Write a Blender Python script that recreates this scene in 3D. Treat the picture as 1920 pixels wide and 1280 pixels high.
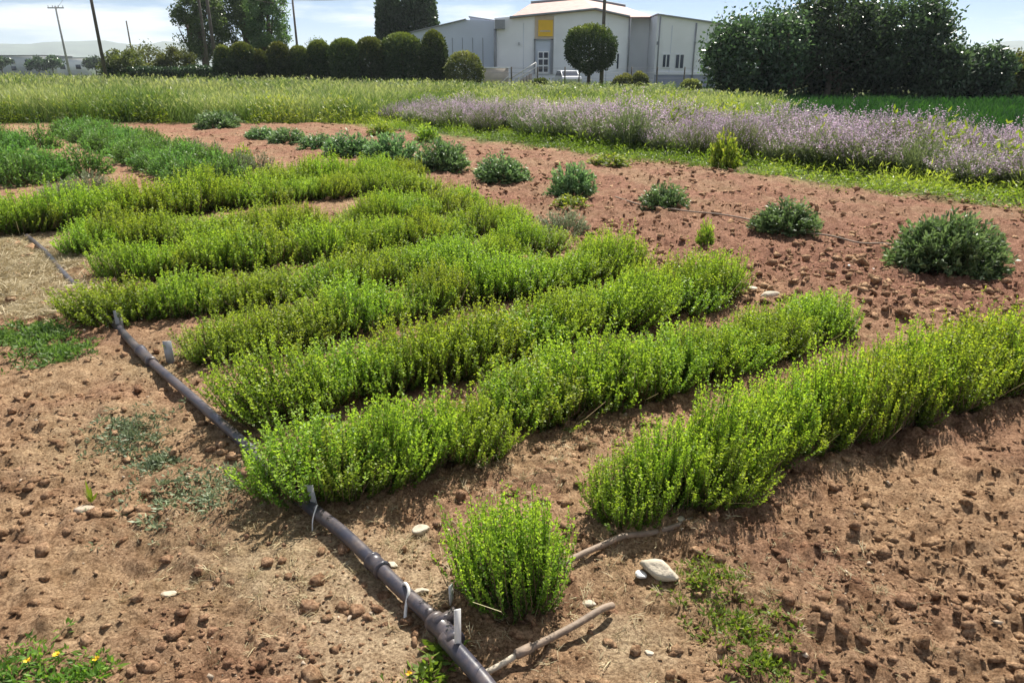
import bpy, math, random
import numpy as np
from mathutils import Vector
rng = np.random.default_rng(7)
random.seed(7)
R = math.radians
scn = bpy.context.scene
for o in list(bpy.data.objects):
    bpy.data.objects.remove(o)
COL = scn.collection

# ------------------------------------------------------------------ camera
F0, PITCH, CAMH = 1278.0, R(22), 1.5
cam_d = bpy.data.cameras.new('camera')
cam = bpy.data.objects.new('camera', cam_d)
COL.objects.link(cam)
cam.location = (0, 0, CAMH)
cam.rotation_euler = (R(90) - PITCH, 0, 0)
cam_d.sensor_width = 36
cam_d.lens = 36 * 1366 / 1920
cam_d.shift_y = 0.0229
cam_d.clip_start = 0.05
cam_d.clip_end = 20000
scn.camera = cam

# ------------------------------------------------------------------ light
SUN_EL, SUN_AZ = 50, 20          # degrees; azimuth measured from +Y towards +X
w = bpy.data.worlds.new('World')
scn.world = w
w.use_nodes = True
nt = w.node_tree
nt.nodes.clear()
sky = nt.nodes.new('ShaderNodeTexSky')
sky.sky_type = 'NISHITA'
sky.sun_disc = False
sky.sun_elevation = R(SUN_EL)
sky.sun_rotation = R(SUN_AZ)
sky.air_density = 0.75
sky.dust_density = 0.0
sky.altitude = 2600
sky.ozone_density = 3.0
tc = nt.nodes.new('ShaderNodeTexCoord')
mp = nt.nodes.new('ShaderNodeMapping')
mp.inputs['Scale'].default_value = (1.6, 1.6, 11)
mp.inputs['Location'].default_value = (0.3, 0.1, 0.4)
nz = nt.nodes.new('ShaderNodeTexNoise')
nz.inputs['Scale'].default_value = 2.3
nz.inputs['Detail'].default_value = 7
nz.inputs['Roughness'].default_value = 0.55
cr = nt.nodes.new('ShaderNodeValToRGB')
cr.color_ramp.elements[0].position = 0.48
cr.color_ramp.elements[0].color = (0, 0, 0, 1)
cr.color_ramp.elements[1].position = 0.60
cr.color_ramp.elements[1].color = (0.85, 0.85, 0.85, 1)
mx = nt.nodes.new('ShaderNodeMixRGB')
mx.inputs[2].default_value = (12.0, 12.4, 12.8, 1)
bg = nt.nodes.new('ShaderNodeBackground')
bg.inputs['Strength'].default_value = 0.052
out = nt.nodes.new('ShaderNodeOutputWorld')
L = nt.links.new
L(tc.outputs['Generated'], mp.inputs['Vector'])
L(mp.outputs['Vector'], nz.inputs['Vector'])
L(nz.outputs['Fac'], cr.inputs['Fac'])
L(cr.outputs['Color'], mx.inputs[0])
L(sky.outputs['Color'], mx.inputs[1])
L(mx.outputs['Color'], bg.inputs['Color'])
L(bg.outputs['Background'], out.inputs['Surface'])
sd = bpy.data.lights.new('sun', 'SUN')
sd.energy = 5.0
sd.angle = R(0.55)
sd.color = (1.0, 0.95, 0.86)
sun = bpy.data.objects.new('sun', sd)
COL.objects.link(sun)
dv = Vector((math.sin(R(SUN_AZ)) * math.cos(R(SUN_EL)), math.cos(R(SUN_AZ)) * math.cos(R(SUN_EL)), math.sin(R(SUN_EL))))
sun.rotation_euler = dv.to_track_quat('Z', 'Y').to_euler()
sun.location = (0, 0, 30)
vs = scn.view_settings
vs.view_transform = 'Standard'
vs.look = 'None'
vs.exposure = 0.95
vs.gamma = 1
vs.use_curve_mapping = False
scn.cycles.max_bounces = 8
scn.cycles.diffuse_bounces = 3
scn.cycles.transmission_bounces = 3
scn.cycles.transparent_max_bounces = 6
scn.cycles.volume_bounces = 0
scn.cycles.use_denoising = True

# ------------------------------------------------------------------ helpers
def tag(o, label=None, cat=None, group=None, kind=None):
    if label: o['label'] = label
    if cat: o['category'] = cat
    if group: o['group'] = group
    if kind: o['kind'] = kind
    return o

def empty(name, loc=(0, 0, 0), rz=0, label=None, cat=None, group=None):
    o = bpy.data.objects.new(name, None)
    o.empty_display_size = 0.1
    COL.objects.link(o)
    o.location = loc
    o.rotation_euler = (0, 0, rz)
    return tag(o, label, cat, group)

def link(name, me, parent=None, loc=None, rz=None, sc=None):
    o = bpy.data.objects.new(name, me)
    COL.objects.link(o)
    if parent: o.parent = parent
    if loc is not None: o.location = loc
    if rz is not None: o.rotation_euler = (0, 0, rz)
    if sc is not None: o.scale = sc
    return o

def mkmesh(name, V, F, mats=(), mi=None, smooth=False, attrs=None):
    V = np.asarray(V, dtype=np.float32)
    F = np.asarray(F, dtype=np.int32)
    k = F.shape[1]
    me = bpy.data.meshes.new(name)
    me.vertices.add(len(V))
    me.vertices.foreach_set('co', V.ravel())
    me.loops.add(F.size)
    me.loops.foreach_set('vertex_index', F.ravel())
    me.polygons.add(len(F))
    me.polygons.foreach_set('loop_start', np.arange(0, F.size, k, dtype=np.int32))
    try:
        me.polygons.foreach_set('loop_total', np.full(len(F), k, dtype=np.int32))
    except Exception:
        pass
    for m in mats: me.materials.append(m)
    if mi is not None:
        me.polygons.foreach_set('material_index', np.asarray(mi, dtype=np.int32))
    if smooth:
        me.polygons.foreach_set('use_smooth', np.ones(len(F), dtype=bool))
    if attrs:
        for an, av in attrs.items():
            a = me.attributes.new(an, 'FLOAT', 'POINT')
            a.data.foreach_set('value', np.asarray(av, dtype=np.float32))
    me.update(calc_edges=True)
    return me

def hsh(ix, iy, s):
    n = (ix.astype(np.int64) * 374761393 + iy.astype(np.int64) * 668265263 + s * 1442695041) & 0x7fffffff
    n = ((n ^ (n >> 13)) * 1274126177) & 0x7fffffff
    n = (n ^ (n >> 16)) & 0xffffff
    return n / float(0xffffff)

def vn(x, y, s=0):
    x = np.asarray(x, float); y = np.asarray(y, float)
    ix = np.floor(x); iy = np.floor(y)
    fx = x - ix; fy = y - iy
    fx = fx * fx * (3 - 2 * fx); fy = fy * fy * (3 - 2 * fy)
    a = hsh(ix, iy, s); b = hsh(ix + 1, iy, s); c = hsh(ix, iy + 1, s); d = hsh(ix + 1, iy + 1, s)
    return (a * (1 - fx) + b * fx) * (1 - fy) + (c * (1 - fx) + d * fx) * fy

def fbm(x, y, s=0, o=4):
    t = 0; a = 0.5; k = 1.0
    for i in range(o):
        t = t + a * (vn(x * k + i * 17.3, y * k - i * 9.1, s + i) - 0.5)
        a *= 0.5; k *= 2.03
    return t

def domes(x, y, s, fill=0.7):
    """rounded lumps, one per cell: height 0..1"""
    ix = np.floor(x); iy = np.floor(y)
    h = np.zeros_like(np.asarray(x, float))
    for dx in (-1, 0, 1):
        for dy in (-1, 0, 1):
            cx = ix + dx; cy = iy + dy
            px = cx + 0.15 + 0.7 * hsh(cx, cy, s); py = cy + 0.15 + 0.7 * hsh(cx, cy, s + 1)
            r = 0.25 + 0.45 * hsh(cx, cy, s + 2) ** 1.3
            on = hsh(cx, cy, s + 3) < fill
            q = 1 - ((x - px) ** 2 + (y - py) ** 2) / (r * r)
            h = np.maximum(h, np.where(on & (q > 0), np.maximum(q, 0) ** 1.15 * r * 1.3, 0))
    return h

def sm(a, b, x):
    t = np.clip((x - a) / (b - a), 0, 1)
    return t * t * (3 - 2 * t)

def sgd(x, y):      # signed distance across the bed, measured from the line of the dark mounds
    return (x - 3.45) * 0.791 + (y - 5.65) * 0.612

def G(px, py):      # where a sight line of the survey sketch meets the level ground
    dx = (px - 850) / F0; dy = (640 - py) / F0
    fy = math.cos(PITCH) + dy * math.sin(PITCH); fz = -math.sin(PITCH) + dy * math.cos(PITCH)
    t = -CAMH / fz
    return (dx * t, fy * t)

def AT(px, py, Y):  # point at distance Y on a sight line
    dx = (px - 850) / F0; dy = (640 - py) / F0
    fy = math.cos(PITCH) + dy * math.sin(PITCH); fz = -math.sin(PITCH) + dy * math.cos(PITCH)
    t = Y / fy
    return (dx * t, Y, CAMH + fz * t)

SAND = [(G(560, 1020), 0.32), (G(600, 1130), 0.25), (G(690, 1030), 0.16), (G(660, 960), 0.12), (G(1050, 1130), 0.15), (G(460, 1000), 0.2)]
def sandmask(x, y):
    m = np.zeros_like(np.asarray(x, float))
    for (c, r) in SAND:
        d = np.hypot(x - c[0], y - c[1]) / r
        m = np.maximum(m, sm(1.3, 0.3, d + 0.6 * fbm(x * 9, y * 9, 77, 3)))
    return m

def HT(x, y):
    x = np.asarray(x, float); y = np.asarray(y, float)
    s = sgd(x, y)
    near = sm(40, 22, np.hypot(x, y))
    till = sm(-2.0, -1.2, s) * sm(4.2, 3.0, s)
    right = sm(0.3, 0.9, x) * sm(3.2, 2.2, y - x * 0.4)
    amp = 0.8 + 0.3 * right + 0.7 * till
    amp = amp * (1 - 0.75 * sandmask(x, y))
    patch = np.clip(0.55 + 1.8 * fbm(x * 1.7, y * 1.7, 5, 3), 0.1, 1.4)
    h = 0.10 * fbm(x * 0.9, y * 0.9, 1, 3) + 0.05 * fbm(x * 3, y * 3, 31, 2)
    u = x + 0.10 * fbm(x * 14, y * 14, 3, 3); v = y + 0.10 * fbm(x * 14, y * 14, 4, 3)
    det = 0.026 * domes(u * 7, v * 7, 11, 0.3) * patch
    det = np.maximum(det, 0.018 * domes(u * 15, v * 15, 21, 0.45)) + 0.010 * domes(u * 29, v * 29, 41, 0.5) * (0.4 + patch)
    rid = np.abs(fbm(x * 9, y * 9, 52, 3)) * 2
    det = det + 0.030 * fbm(x * 21, y * 21, 51, 2) + 0.034 * rid + 0.05 * fbm(x * 6, y * 6, 54, 2)
    h = h * (0.5 + 0.5 * near) + det * amp * near * 1.25
    # shallow trough left of the pipe, dug hollow near the path
    c = G(215, 1010)
    h = h - 0.05 * np.exp(-(((x - c[0]) / 0.14) ** 2 + ((y - c[1]) / 0.10) ** 2))
    return h

def hz(x, y):
    return float(HT(np.array([x]), np.array([y]))[0])

# ------------------------------------------------------------------ materials
def new_mat(name):
    m = bpy.data.materials.new(name)
    m.use_nodes = True
    b = m.node_tree.nodes['Principled BSDF']
    return m, m.node_tree, b

def plain(name, col, rough=0.6, var=0.12, scale=20, metal=0.0, bump=0.0, bscale=60):
    m, t, b = new_mat(name)
    n = t.nodes.new('ShaderNodeTexNoise'); n.inputs['Scale'].default_value = scale; n.inputs['Detail'].default_value = 6
    c = t.nodes.new('ShaderNodeTexCoord')
    t.links.new(c.outputs['Object'], n.inputs['Vector'])
    r = t.nodes.new('ShaderNodeValToRGB')
    r.color_ramp.elements[0].position = 0.3; r.color_ramp.elements[1].position = 0.7
    r.color_ramp.elements[0].color = tuple(max(0, v * (1 - var)) for v in col) + (1,)
    r.color_ramp.elements[1].color = tuple(min(1, v * (1 + var)) for v in col) + (1,)
    t.links.new(n.outputs['Fac'], r.inputs['Fac'])
    t.links.new(r.outputs['Color'], b.inputs['Base Color'])
    b.inputs['Roughness'].default_value = rough
    b.inputs['Metallic'].default_value = metal
    if bump:
        n2 = t.nodes.new('ShaderNodeTexNoise'); n2.inputs['Scale'].default_value = bscale; n2.inputs['Detail'].default_value = 5
        t.links.new(c.outputs['Object'], n2.inputs['Vector'])
        bp = t.nodes.new('ShaderNodeBump'); bp.inputs['Strength'].default_value = bump; bp.inputs['Distance'].default_value = 0.01
        t.links.new(n2.outputs['Fac'], bp.inputs['Height'])
        t.links.new(bp.outputs['Normal'], b.inputs['Normal'])
    return m

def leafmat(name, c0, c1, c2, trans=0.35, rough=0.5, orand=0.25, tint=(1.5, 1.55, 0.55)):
    """c0..c1..c2 follow the per-leaf attribute 'v' (old inner leaf to fresh tip; in tree and hedge crowns also a painted sunlit top); some of the light passes through"""
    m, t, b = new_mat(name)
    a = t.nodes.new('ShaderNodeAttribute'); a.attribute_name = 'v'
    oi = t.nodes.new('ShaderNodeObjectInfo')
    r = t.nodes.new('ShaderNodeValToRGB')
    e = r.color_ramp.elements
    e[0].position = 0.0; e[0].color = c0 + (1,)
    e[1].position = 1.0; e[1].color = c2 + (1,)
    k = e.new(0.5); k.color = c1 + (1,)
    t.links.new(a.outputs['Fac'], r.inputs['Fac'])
    hsv = t.nodes.new('ShaderNodeHueSaturation')
    ml = t.nodes.new('ShaderNodeMath'); ml.operation = 'MULTIPLY_ADD'
    ml.inputs[1].default_value = orand * 1.6; ml.inputs[2].default_value = 1 - orand * 0.8
    t.links.new(oi.outputs['Random'], ml.inputs[0])
    t.links.new(ml.outputs[0], hsv.inputs['Value'])
    mh = t.nodes.new('ShaderNodeMath'); mh.operation = 'MULTIPLY_ADD'
    mh.inputs[1].default_value = 0.035; mh.inputs[2].default_value = 0.4825
    t.links.new(oi.outputs['Random'], mh.inputs[0])
    t.links.new(mh.outputs[0], hsv.inputs['Hue'])
    t.links.new(r.outputs['Color'], hsv.inputs['Color'])
    t.links.new(hsv.outputs['Color'], b.inputs['Base Color'])
    b.inputs['Roughness'].default_value = rough
    b.inputs['Specular IOR Level'].default_value = 0.3
    tr = t.nodes.new('ShaderNodeBsdfTranslucent')
    gm = t.nodes.new('ShaderNodeMixRGB'); gm.blend_type = 'MULTIPLY'; gm.inputs[0].default_value = 1
    gm.inputs[2].default_value = tint + (1,)
    t.links.new(hsv.outputs['Color'], gm.inputs[1])
    t.links.new(gm.outputs['Color'], tr.inputs['Color'])
    mix = t.nodes.new('ShaderNodeMixShader'); mix.inputs[0].default_value = trans
    t.links.new(b.outputs['BSDF'], mix.inputs[1]); t.links.new(tr.outputs['BSDF'], mix.inputs[2])
    t.links.new(mix.outputs[0], t.nodes['Material Output'].inputs['Surface'])
    return m

def soilmat(name, ground=True, lift=1.0):
    m, t, b = new_mat(name)
    N = t.nodes.new; K = t.links.new
    geo = N('ShaderNodeNewGeometry')
    def noise(sc, det=6, ro=0.6):
        n = N('ShaderNodeTexNoise'); n.inputs['Scale'].default_value = sc; n.inputs['Detail'].default_value = det
        n.inputs['Roughness'].default_value = ro
        K(geo.outputs['Position'], n.inputs['Vector']); return n
    def ramp(src, p0, c0, p1, c1):
        r = N('ShaderNodeValToRGB'); e = r.color_ramp.elements
        e[0].position = p0; e[0].color = c0; e[1].position = p1; e[1].color = c1
        K(src, r.inputs['Fac']); return r
    n1 = noise(14, 8, 0.65)
    base = ramp(n1.outputs['Fac'], 0.33, (0.225, 0.130, 0.072, 1), 0.68, (0.53, 0.36, 0.22, 1))
    n2 = noise(1.6, 4)
    red = ramp(n1.outputs['Fac'], 0.33, (0.16, 0.075, 0.048, 1), 0.7, (0.37, 0.205, 0.14, 1))
    cur = base.outputs['Color']
    def mixc(fac, a, c):
        x = N('ShaderNodeMixRGB'); K(fac, x.inputs[0]); K(a, x.inputs[1])
        if isinstance(c, tuple): x.inputs[2].default_value = c
        else: K(c, x.inputs[2])
        return x.outputs['Color']
    fr = ramp(n2.outputs['Fac'], 0.45, (0, 0, 0, 1), 0.62, (0.6, 0.6, 0.6, 1))
    cur = mixc(fr.outputs['Color'], cur, red.outputs['Color'])
    if ground:
        for an, c in (('red', red.outputs['Color']), ('sand', None), ('green', None), ('straw', None)):
            a = N('ShaderNodeAttribute'); a.attribute_name = an
            if an == 'sand':
                c = ramp(n1.outputs['Fac'], 0.3, (0.38, 0.27, 0.165, 1), 0.7, (0.58, 0.46, 0.31, 1)).outputs['Color']
            if an == 'green':
                c = ramp(n1.outputs['Fac'], 0.35, (0.05, 0.085, 0.02, 1), 0.7, (0.15, 0.17, 0.05, 1)).outputs['Color']
            if an == 'straw':
                c = ramp(n1.outputs['Fac'], 0.35, (0.25, 0.2, 0.10, 1), 0.7, (0.46, 0.4, 0.25, 1)).outputs['Color']
            cur = mixc(a.outputs['Fac'], cur, c)
    # pale grit specks
    sp = N('ShaderNodeTexVoronoi'); sp.inputs['Scale'].default_value = 70
    K(geo.outputs['Position'], sp.inputs['Vector'])
    spm = ramp(sp.outputs['Distance'], 0.10, (0.55, 0.55, 0.55, 1), 0.2, (0, 0, 0, 1))
    sp2 = noise(9, 3)
    spf = ramp(sp2.outputs['Fac'], 0.48, (0, 0, 0, 1), 0.6, (1, 1, 1, 1))
    mm = N('ShaderNodeMixRGB'); mm.blend_type = 'MULTIPLY'; mm.inputs[0].default_value = 1
    K(spm.outputs['Color'], mm.inputs[1]); K(spf.outputs['Color'], mm.inputs[2])
    cur = mixc(mm.outputs['Color'], cur, (0.55, 0.44, 0.31, 1))
    gr = noise(95, 6, .75)
    gm = ramp(gr.outputs['Fac'], .40, (.5 * lift, .45 * lift, .42 * lift, 1), .60, (1.3 * lift, 1.28 * lift, 1.25 * lift, 1))
    mg = N('ShaderNodeMixRGB'); mg.blend_type = 'MULTIPLY'; mg.inputs[0].default_value = 1
    K(cur, mg.inputs[1]); K(gm.outputs['Color'], mg.inputs[2]); cur = mg.outputs['Color']
    K(cur, b.inputs['Base Color'])
    b.inputs['Roughness'].default_value = 0.95
    b.inputs['Specular IOR Level'].default_value = 0.1
    n3 = noise(60, 10, 0.8)
    bp = N('ShaderNodeBump'); bp.inputs['Strength'].default_value = 1.0; bp.inputs['Distance'].default_value = 0.02
    K(n3.outputs['Fac'], bp.inputs['Height'])
    K(bp.outputs['Normal'], b.inputs['Normal'])
    return m

M_SOIL = soilmat('soil')
M_CLOD = soilmat('clod_soil', False, 1.22)
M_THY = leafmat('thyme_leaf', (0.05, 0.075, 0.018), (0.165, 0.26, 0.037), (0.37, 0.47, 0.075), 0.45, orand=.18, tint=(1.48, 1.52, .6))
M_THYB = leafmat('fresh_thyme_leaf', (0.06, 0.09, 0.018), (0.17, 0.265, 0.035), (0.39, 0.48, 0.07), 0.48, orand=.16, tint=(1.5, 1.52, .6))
M_STEM = plain('woody_stem', (0.13, 0.085, 0.05), 0.8)
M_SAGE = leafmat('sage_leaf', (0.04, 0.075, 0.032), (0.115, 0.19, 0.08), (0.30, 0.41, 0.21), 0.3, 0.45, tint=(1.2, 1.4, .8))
M_ORE = leafmat('oregano_leaf', (0.045, 0.085, 0.025), (0.11, 0.21, 0.055), (0.22, 0.36, 0.11), 0.35, tint=(1.3, 1.5, .7))
M_GREY = leafmat('grey_leaf', (0.09, 0.115, 0.06), (0.20, 0.25, 0.14), (0.38, 0.44, 0.28), 0.25, tint=(1.1, 1.1, .9))
M_LAVL = leafmat('lavender_leaf', (0.04, 0.06, 0.03), (0.13, 0.165, 0.08), (0.30, 0.34, 0.19), 0.35, tint=(1.2, 1.25, .8))
M_LAVF = leafmat('lavender_flower', (0.33, 0.26, 0.31), (0.46, 0.35, 0.45), (0.68, 0.55, 0.67), 0.4, tint=(1.1, 1.0, 1.05))
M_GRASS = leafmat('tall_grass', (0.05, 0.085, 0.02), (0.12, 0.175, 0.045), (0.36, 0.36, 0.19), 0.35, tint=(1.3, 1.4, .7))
M_WEED = leafmat('weed', (0.06, 0.11, 0.02), (0.17, 0.27, 0.04), (0.38, 0.45, 0.10), 0.42, tint=(1.4, 1.45, .6))
M_CROP = leafmat('green_crop', (0.02, 0.055, 0.015), (0.04, 0.11, 0.025), (0.08, 0.165, 0.04), 0.25, tint=(1.1, 1.3, .7))
M_STRAW = leafmat('straw', (0.25, 0.19, 0.10), (0.45, 0.37, 0.22), (0.62, 0.54, 0.36), 0.2, 0.7, tint=(1.1, 1.1, 1))
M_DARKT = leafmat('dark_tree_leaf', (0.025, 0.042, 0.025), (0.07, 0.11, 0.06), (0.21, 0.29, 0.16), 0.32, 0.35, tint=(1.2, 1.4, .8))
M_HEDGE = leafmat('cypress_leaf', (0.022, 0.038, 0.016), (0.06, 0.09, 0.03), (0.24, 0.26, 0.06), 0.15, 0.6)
M_POPL = leafmat('poplar_leaf', (0.05, 0.085, 0.035), (0.12, 0.185, 0.075), (0.26, 0.36, 0.17), 0.4, 0.4, tint=(1.4, 1.5, .8))
M_OLIVE = leafmat('shrub_leaf', (0.05, 0.065, 0.03), (0.13, 0.15, 0.06), (0.28, 0.28, 0.14), 0.3, 0.5)
M_BARK = plain('bark', (0.10, 0.075, 0.055), 0.9, 0.3, 8, bump=0.5)
M_PIPE = plain('black_polyethylene', (0.045, 0.044, 0.058), 0.36, 0.35, 9, bump=0.15, bscale=40)
def dusty(name, col, dust, rough):
    m = plain(name, col, rough, .25, 9, bump=.08, bscale=40); t = m.node_tree; b = t.nodes['Principled BSDF']
    src = b.inputs['Base Color'].links[0].from_socket
    g = t.nodes.new('ShaderNodeNewGeometry'); n = t.nodes.new('ShaderNodeTexNoise'); n.inputs['Scale'].default_value = 11; n.inputs['Detail'].default_value = 9; n.inputs['Roughness'].default_value = .7
    t.links.new(g.outputs['Position'], n.inputs['Vector'])
    r = t.nodes.new('ShaderNodeValToRGB'); r.color_ramp.elements[0].position = .42; r.color_ramp.elements[1].position = .68
    r.color_ramp.elements[1].color = (.75, .75, .75, 1)
    t.links.new(n.outputs['Fac'], r.inputs['Fac'])
    x = t.nodes.new('ShaderNodeMixRGB'); x.inputs[2].default_value = dust + (1,)
    t.links.new(r.outputs['Color'], x.inputs[0]); t.links.new(src, x.inputs[1]); t.links.new(x.outputs['Color'], b.inputs['Base Color'])
    a = t.nodes.new('ShaderNodeMath'); a.operation = 'MULTIPLY_ADD'; a.inputs[1].default_value = .25; a.inputs[2].default_value = rough
    t.links.new(r.outputs['Color'], a.inputs[0]); t.links.new(a.outputs[0], b.inputs['Roughness'])
    return m
M_PIPE = dusty('black_polyethylene', (0.045, 0.044, 0.060), (0.17, .125, .10), .30)
M_HOSE = plain('dusty_hose', (0.24, 0.175, 0.125), 0.7, 0.3, 30, bump=0.3)
M_WHITE = plain('white_plastic', (0.72, 0.70, 0.66), 0.5, 0.1, 30)
M_GPL = plain('grey_plastic', (0.36, 0.37, 0.38), 0.5, 0.15, 30)
M_STONE = plain('pale_stone', (0.50, 0.43, 0.33), 0.85, 0.22, 14, bump=0.8, bscale=45)
M_PEB = plain('pale_pebble', (0.42, 0.33, 0.24), 0.85, 0.35, 9, bump=0.5)
M_WALL = plain('white_render', (0.84, 0.85, 0.88), 0.8, 0.08, 0.35)
M_WALLD = plain('grey_blue_plinth', (0.30, 0.32, 0.40), 0.8, 0.06, 0.6)
M_METALW = plain('pale_metal_cladding', (0.55, 0.60, 0.70), 0.5, 0.05, 0.6)
M_RED = plain('red_roof', (0.40, 0.24, 0.21), 0.75, 0.2, 2)
M_GREYR = plain('grey_trim', (0.26, 0.27, 0.30), 0.6, 0.1, 2)
M_YEL = plain('yellow_sign', (0.80, 0.48, 0.02), 0.5, 0.06, 2)
M_TAN = plain('tan_surround', (0.56, 0.46, 0.36), 0.8, 0.06, 2)
M_GLASS = plain('dark_glass', (0.03, 0.04, 0.07), 0.12, 0.1, 2)
M_BEIGE = plain('beige_wall', (0.50, 0.43, 0.38), 0.85, 0.1, 2)
M_POLE = plain('weathered_wood', (0.10, 0.085, 0.07), 0.85, 0.25, 3)
M_CONC = plain('grey_concrete', (0.34, 0.34, 0.34), 0.85, 0.15, 3)
M_FAR = plain('far_wall', (0.50, 0.52, 0.54), 0.8, 0.05, 0.5)
M_HILL = plain('hill_scrub', (0.08, 0.11, 0.07), 0.95, 0.35, 0.01)
M_CAR = plain('silver_paint', (0.55, 0.57, 0.60), 0.3, 0.04, 2, metal=0.5)
M_TYRE = plain('tyre_rubber', (0.03, 0.03, 0.03), 0.8)
M_YFL = plain('yellow_petal', (0.75, 0.50, 0.02), 0.6)

# ------------------------------------------------------------------ ground
th = np.concatenate([np.linspace(-180, -52, 18)[:-1], np.arange(-52, 52.01, 0.24), np.linspace(52.2, 180, 18)[:-1]])
rr = [0.05, 0.35, 0.7]
while rr[-1] < 40: rr.append(rr[-1] * 1.0068)
while rr[-1] < 9000: rr.append(rr[-1] * 1.13)
rr = np.array(rr)
TH, RR = np.meshgrid(np.radians(th), rr)
X = RR * np.sin(TH); Y = RR * np.cos(TH)
Z = HT(X, Y)
nr, ntc = X.shape
idx = np.arange(nr * ntc).reshape(nr, ntc)
a = idx[:-1]; b_ = idx[1:]
Fq = np.stack([a, np.roll(a, -1, 1), np.roll(b_, -1, 1), b_], -1).reshape(-1, 4)[:, ::-1]
V = np.stack([X, Y, Z], -1).reshape(-1, 3)
x, y = V[:, 0].astype(float), V[:, 1].astype(float)
S = sgd(x, y)
redm = sm(-2.2, -0.8, S + 1.0 * fbm(x, y, 61, 3)) * sm(4.4, 3.2, S)
redm = np.maximum(redm, 0.4 * sm(3.4, 4.5, y))
greenm = np.maximum(sm(3.3, 4.3, S + 1.4 * fbm(x * 1.3, y * 1.3, 62, 3)), sm(22.5, 23.8, y + 1.5 * fbm(x, y, 9, 2)))
lit = sm(-0.3, 0.6, 1.6 * fbm(x * 2.1, y * 2.1, 63, 4) + 0.1)
pd = np.abs((x + 0.0) * 0.77 + (y - 1.32) * 0.63)      # near the pipe line
straw = 0.5 * lit * sm(1.6, 0.0, pd) + 0.9 * sm(-3.1, -3.9, x + 0.3 * fbm(x * 2, y * 2, 12, 2)) * sm(3.0, 4.0, y) * sm(7.4, 6.6, y)
straw = np.maximum(straw, 0.35 * lit * sm(6, 9, y))
G1 = mkmesh('ground', V, Fq, [M_SOIL], smooth=False,
            attrs={'red': redm, 'sand': sandmask(x, y) * 0.85, 'green': greenm, 'straw': np.clip(straw, 0, 1) * (1 - greenm)})
tag(link('ground', G1), 'reddish brown clodded farm soil with paler sandy patches', kind='structure')

# ------------------------------------------------------------------ vectorised building blocks
def rotmats(n, tilt=math.pi, r=rng):
    """random rotations (n,3,3)"""
    az = r.uniform(0, 2 * math.pi, n); tl = r.uniform(-tilt, tilt, n); sp = r.uniform(0, 2 * math.pi, n)
    ca, sa, ct, st, cs, ss = np.cos(az), np.sin(az), np.cos(tl), np.sin(tl), np.cos(sp), np.sin(sp)
    Rz = np.zeros((n, 3, 3)); Rz[:, 0, 0] = ca; Rz[:, 0, 1] = -sa; Rz[:, 1, 0] = sa; Rz[:, 1, 1] = ca; Rz[:, 2, 2] = 1
    Rx = np.zeros((n, 3, 3)); Rx[:, 0, 0] = 1; Rx[:, 1, 1] = ct; Rx[:, 1, 2] = -st; Rx[:, 2, 1] = st; Rx[:, 2, 2] = ct
    Rs = np.zeros((n, 3, 3)); Rs[:, 0, 0] = cs; Rs[:, 0, 1] = -ss; Rs[:, 1, 0] = ss; Rs[:, 1, 1] = cs; Rs[:, 2, 2] = 1
    return Rz @ Rx @ Rs

def scatter(variants, pos, rot, scl, extra=None):
    """variants: list of (V, F, v-attr or None). returns merged V, F, attr"""
    n = len(pos); which = rng.integers(0, len(variants), n)
    Vs, Fs, As = [], [], []; off = 0
    for k, (v, f, at) in enumerate(variants):
        ids = np.where(which == k)[0]
        if not len(ids): continue
        s = scl[ids]
        if s.ndim == 1: s = s[:, None]
        vv = np.einsum('nij,nvj->nvi', rot[ids], v[None] * s[:, None, :]) + pos[ids][:, None, :]
        ff = f[None] + (np.arange(len(ids)) * len(v))[:, None, None] + off
        Vs.append(vv.reshape(-1, 3)); Fs.append(ff.reshape(-1, f.shape[1])); off += len(ids) * len(v)
        if at is not None:
            e = np.zeros(len(ids)) if extra is None else extra[ids]
            As.append(np.clip(at[None] + e[:, None], 0, 1).reshape(-1))
    return np.concatenate(Vs), np.concatenate(Fs), (np.concatenate(As) if As else None)

def leafquads(P, D, ln, wd, v, r=rng, fold=0.0):
    """diamond leaves at P pointing along D (n,3)"""
    n = len(P)
    D = D / np.linalg.norm(D, axis=1, keepdims=True)
    up = r.normal(size=(n, 3)); side = np.cross(D, up); side /= np.linalg.norm(side, axis=1, keepdims=True) + 1e-9
    ln = np.broadcast_to(ln, (n,))[:, None]; wd = np.broadcast_to(wd, (n,))[:, None]
    nrm = np.cross(D, side)
    V = np.stack([P, P + D * ln * .5 + side * wd * .5 + nrm * wd * fold, P + D * ln, P + D * ln * .5 - side * wd * .5 + nrm * wd * fold], 1).reshape(-1, 3)
    F = np.arange(n * 4).reshape(n, 4)
    return V, F, np.repeat(v, 4)

def ribbons(P0, P1, P2, wd, v, r=rng, taper=0.25):
    """two-segment bent blades through three points"""
    n = len(P0)
    d = P2 - P0; sd_ = np.cross(d, r.normal(size=(n, 3))); sd_ /= np.linalg.norm(sd_, axis=1, keepdims=True) + 1e-9
    w_ = np.broadcast_to(wd, (n,))[:, None] * 0.5
    V = np.stack([P0 - sd_ * w_, P0 + sd_ * w_, P1 + sd_ * w_ * .85, P1 - sd_ * w_ * .85, P2 + sd_ * w_ * taper, P2 - sd_ * w_ * taper], 1).reshape(-1, 3)
    b = (np.arange(n) * 6)[:, None]
    F = np.concatenate([b + np.array([[0, 1, 2, 3]]), b + np.array([[3, 2, 4, 5]])])
    return V, F, np.repeat(v, 6)

def join(parts):
    Vs, Fs, As, Ms = [], [], [], []; off = 0
    for (v, f, a, m) in parts:
        Vs.append(v); Fs.append(f + off); As.append(a); Ms.append(np.full(len(f), m)); off += len(v)
    return np.concatenate(Vs), np.concatenate(Fs), np.concatenate(As), np.concatenate(Ms)

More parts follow.
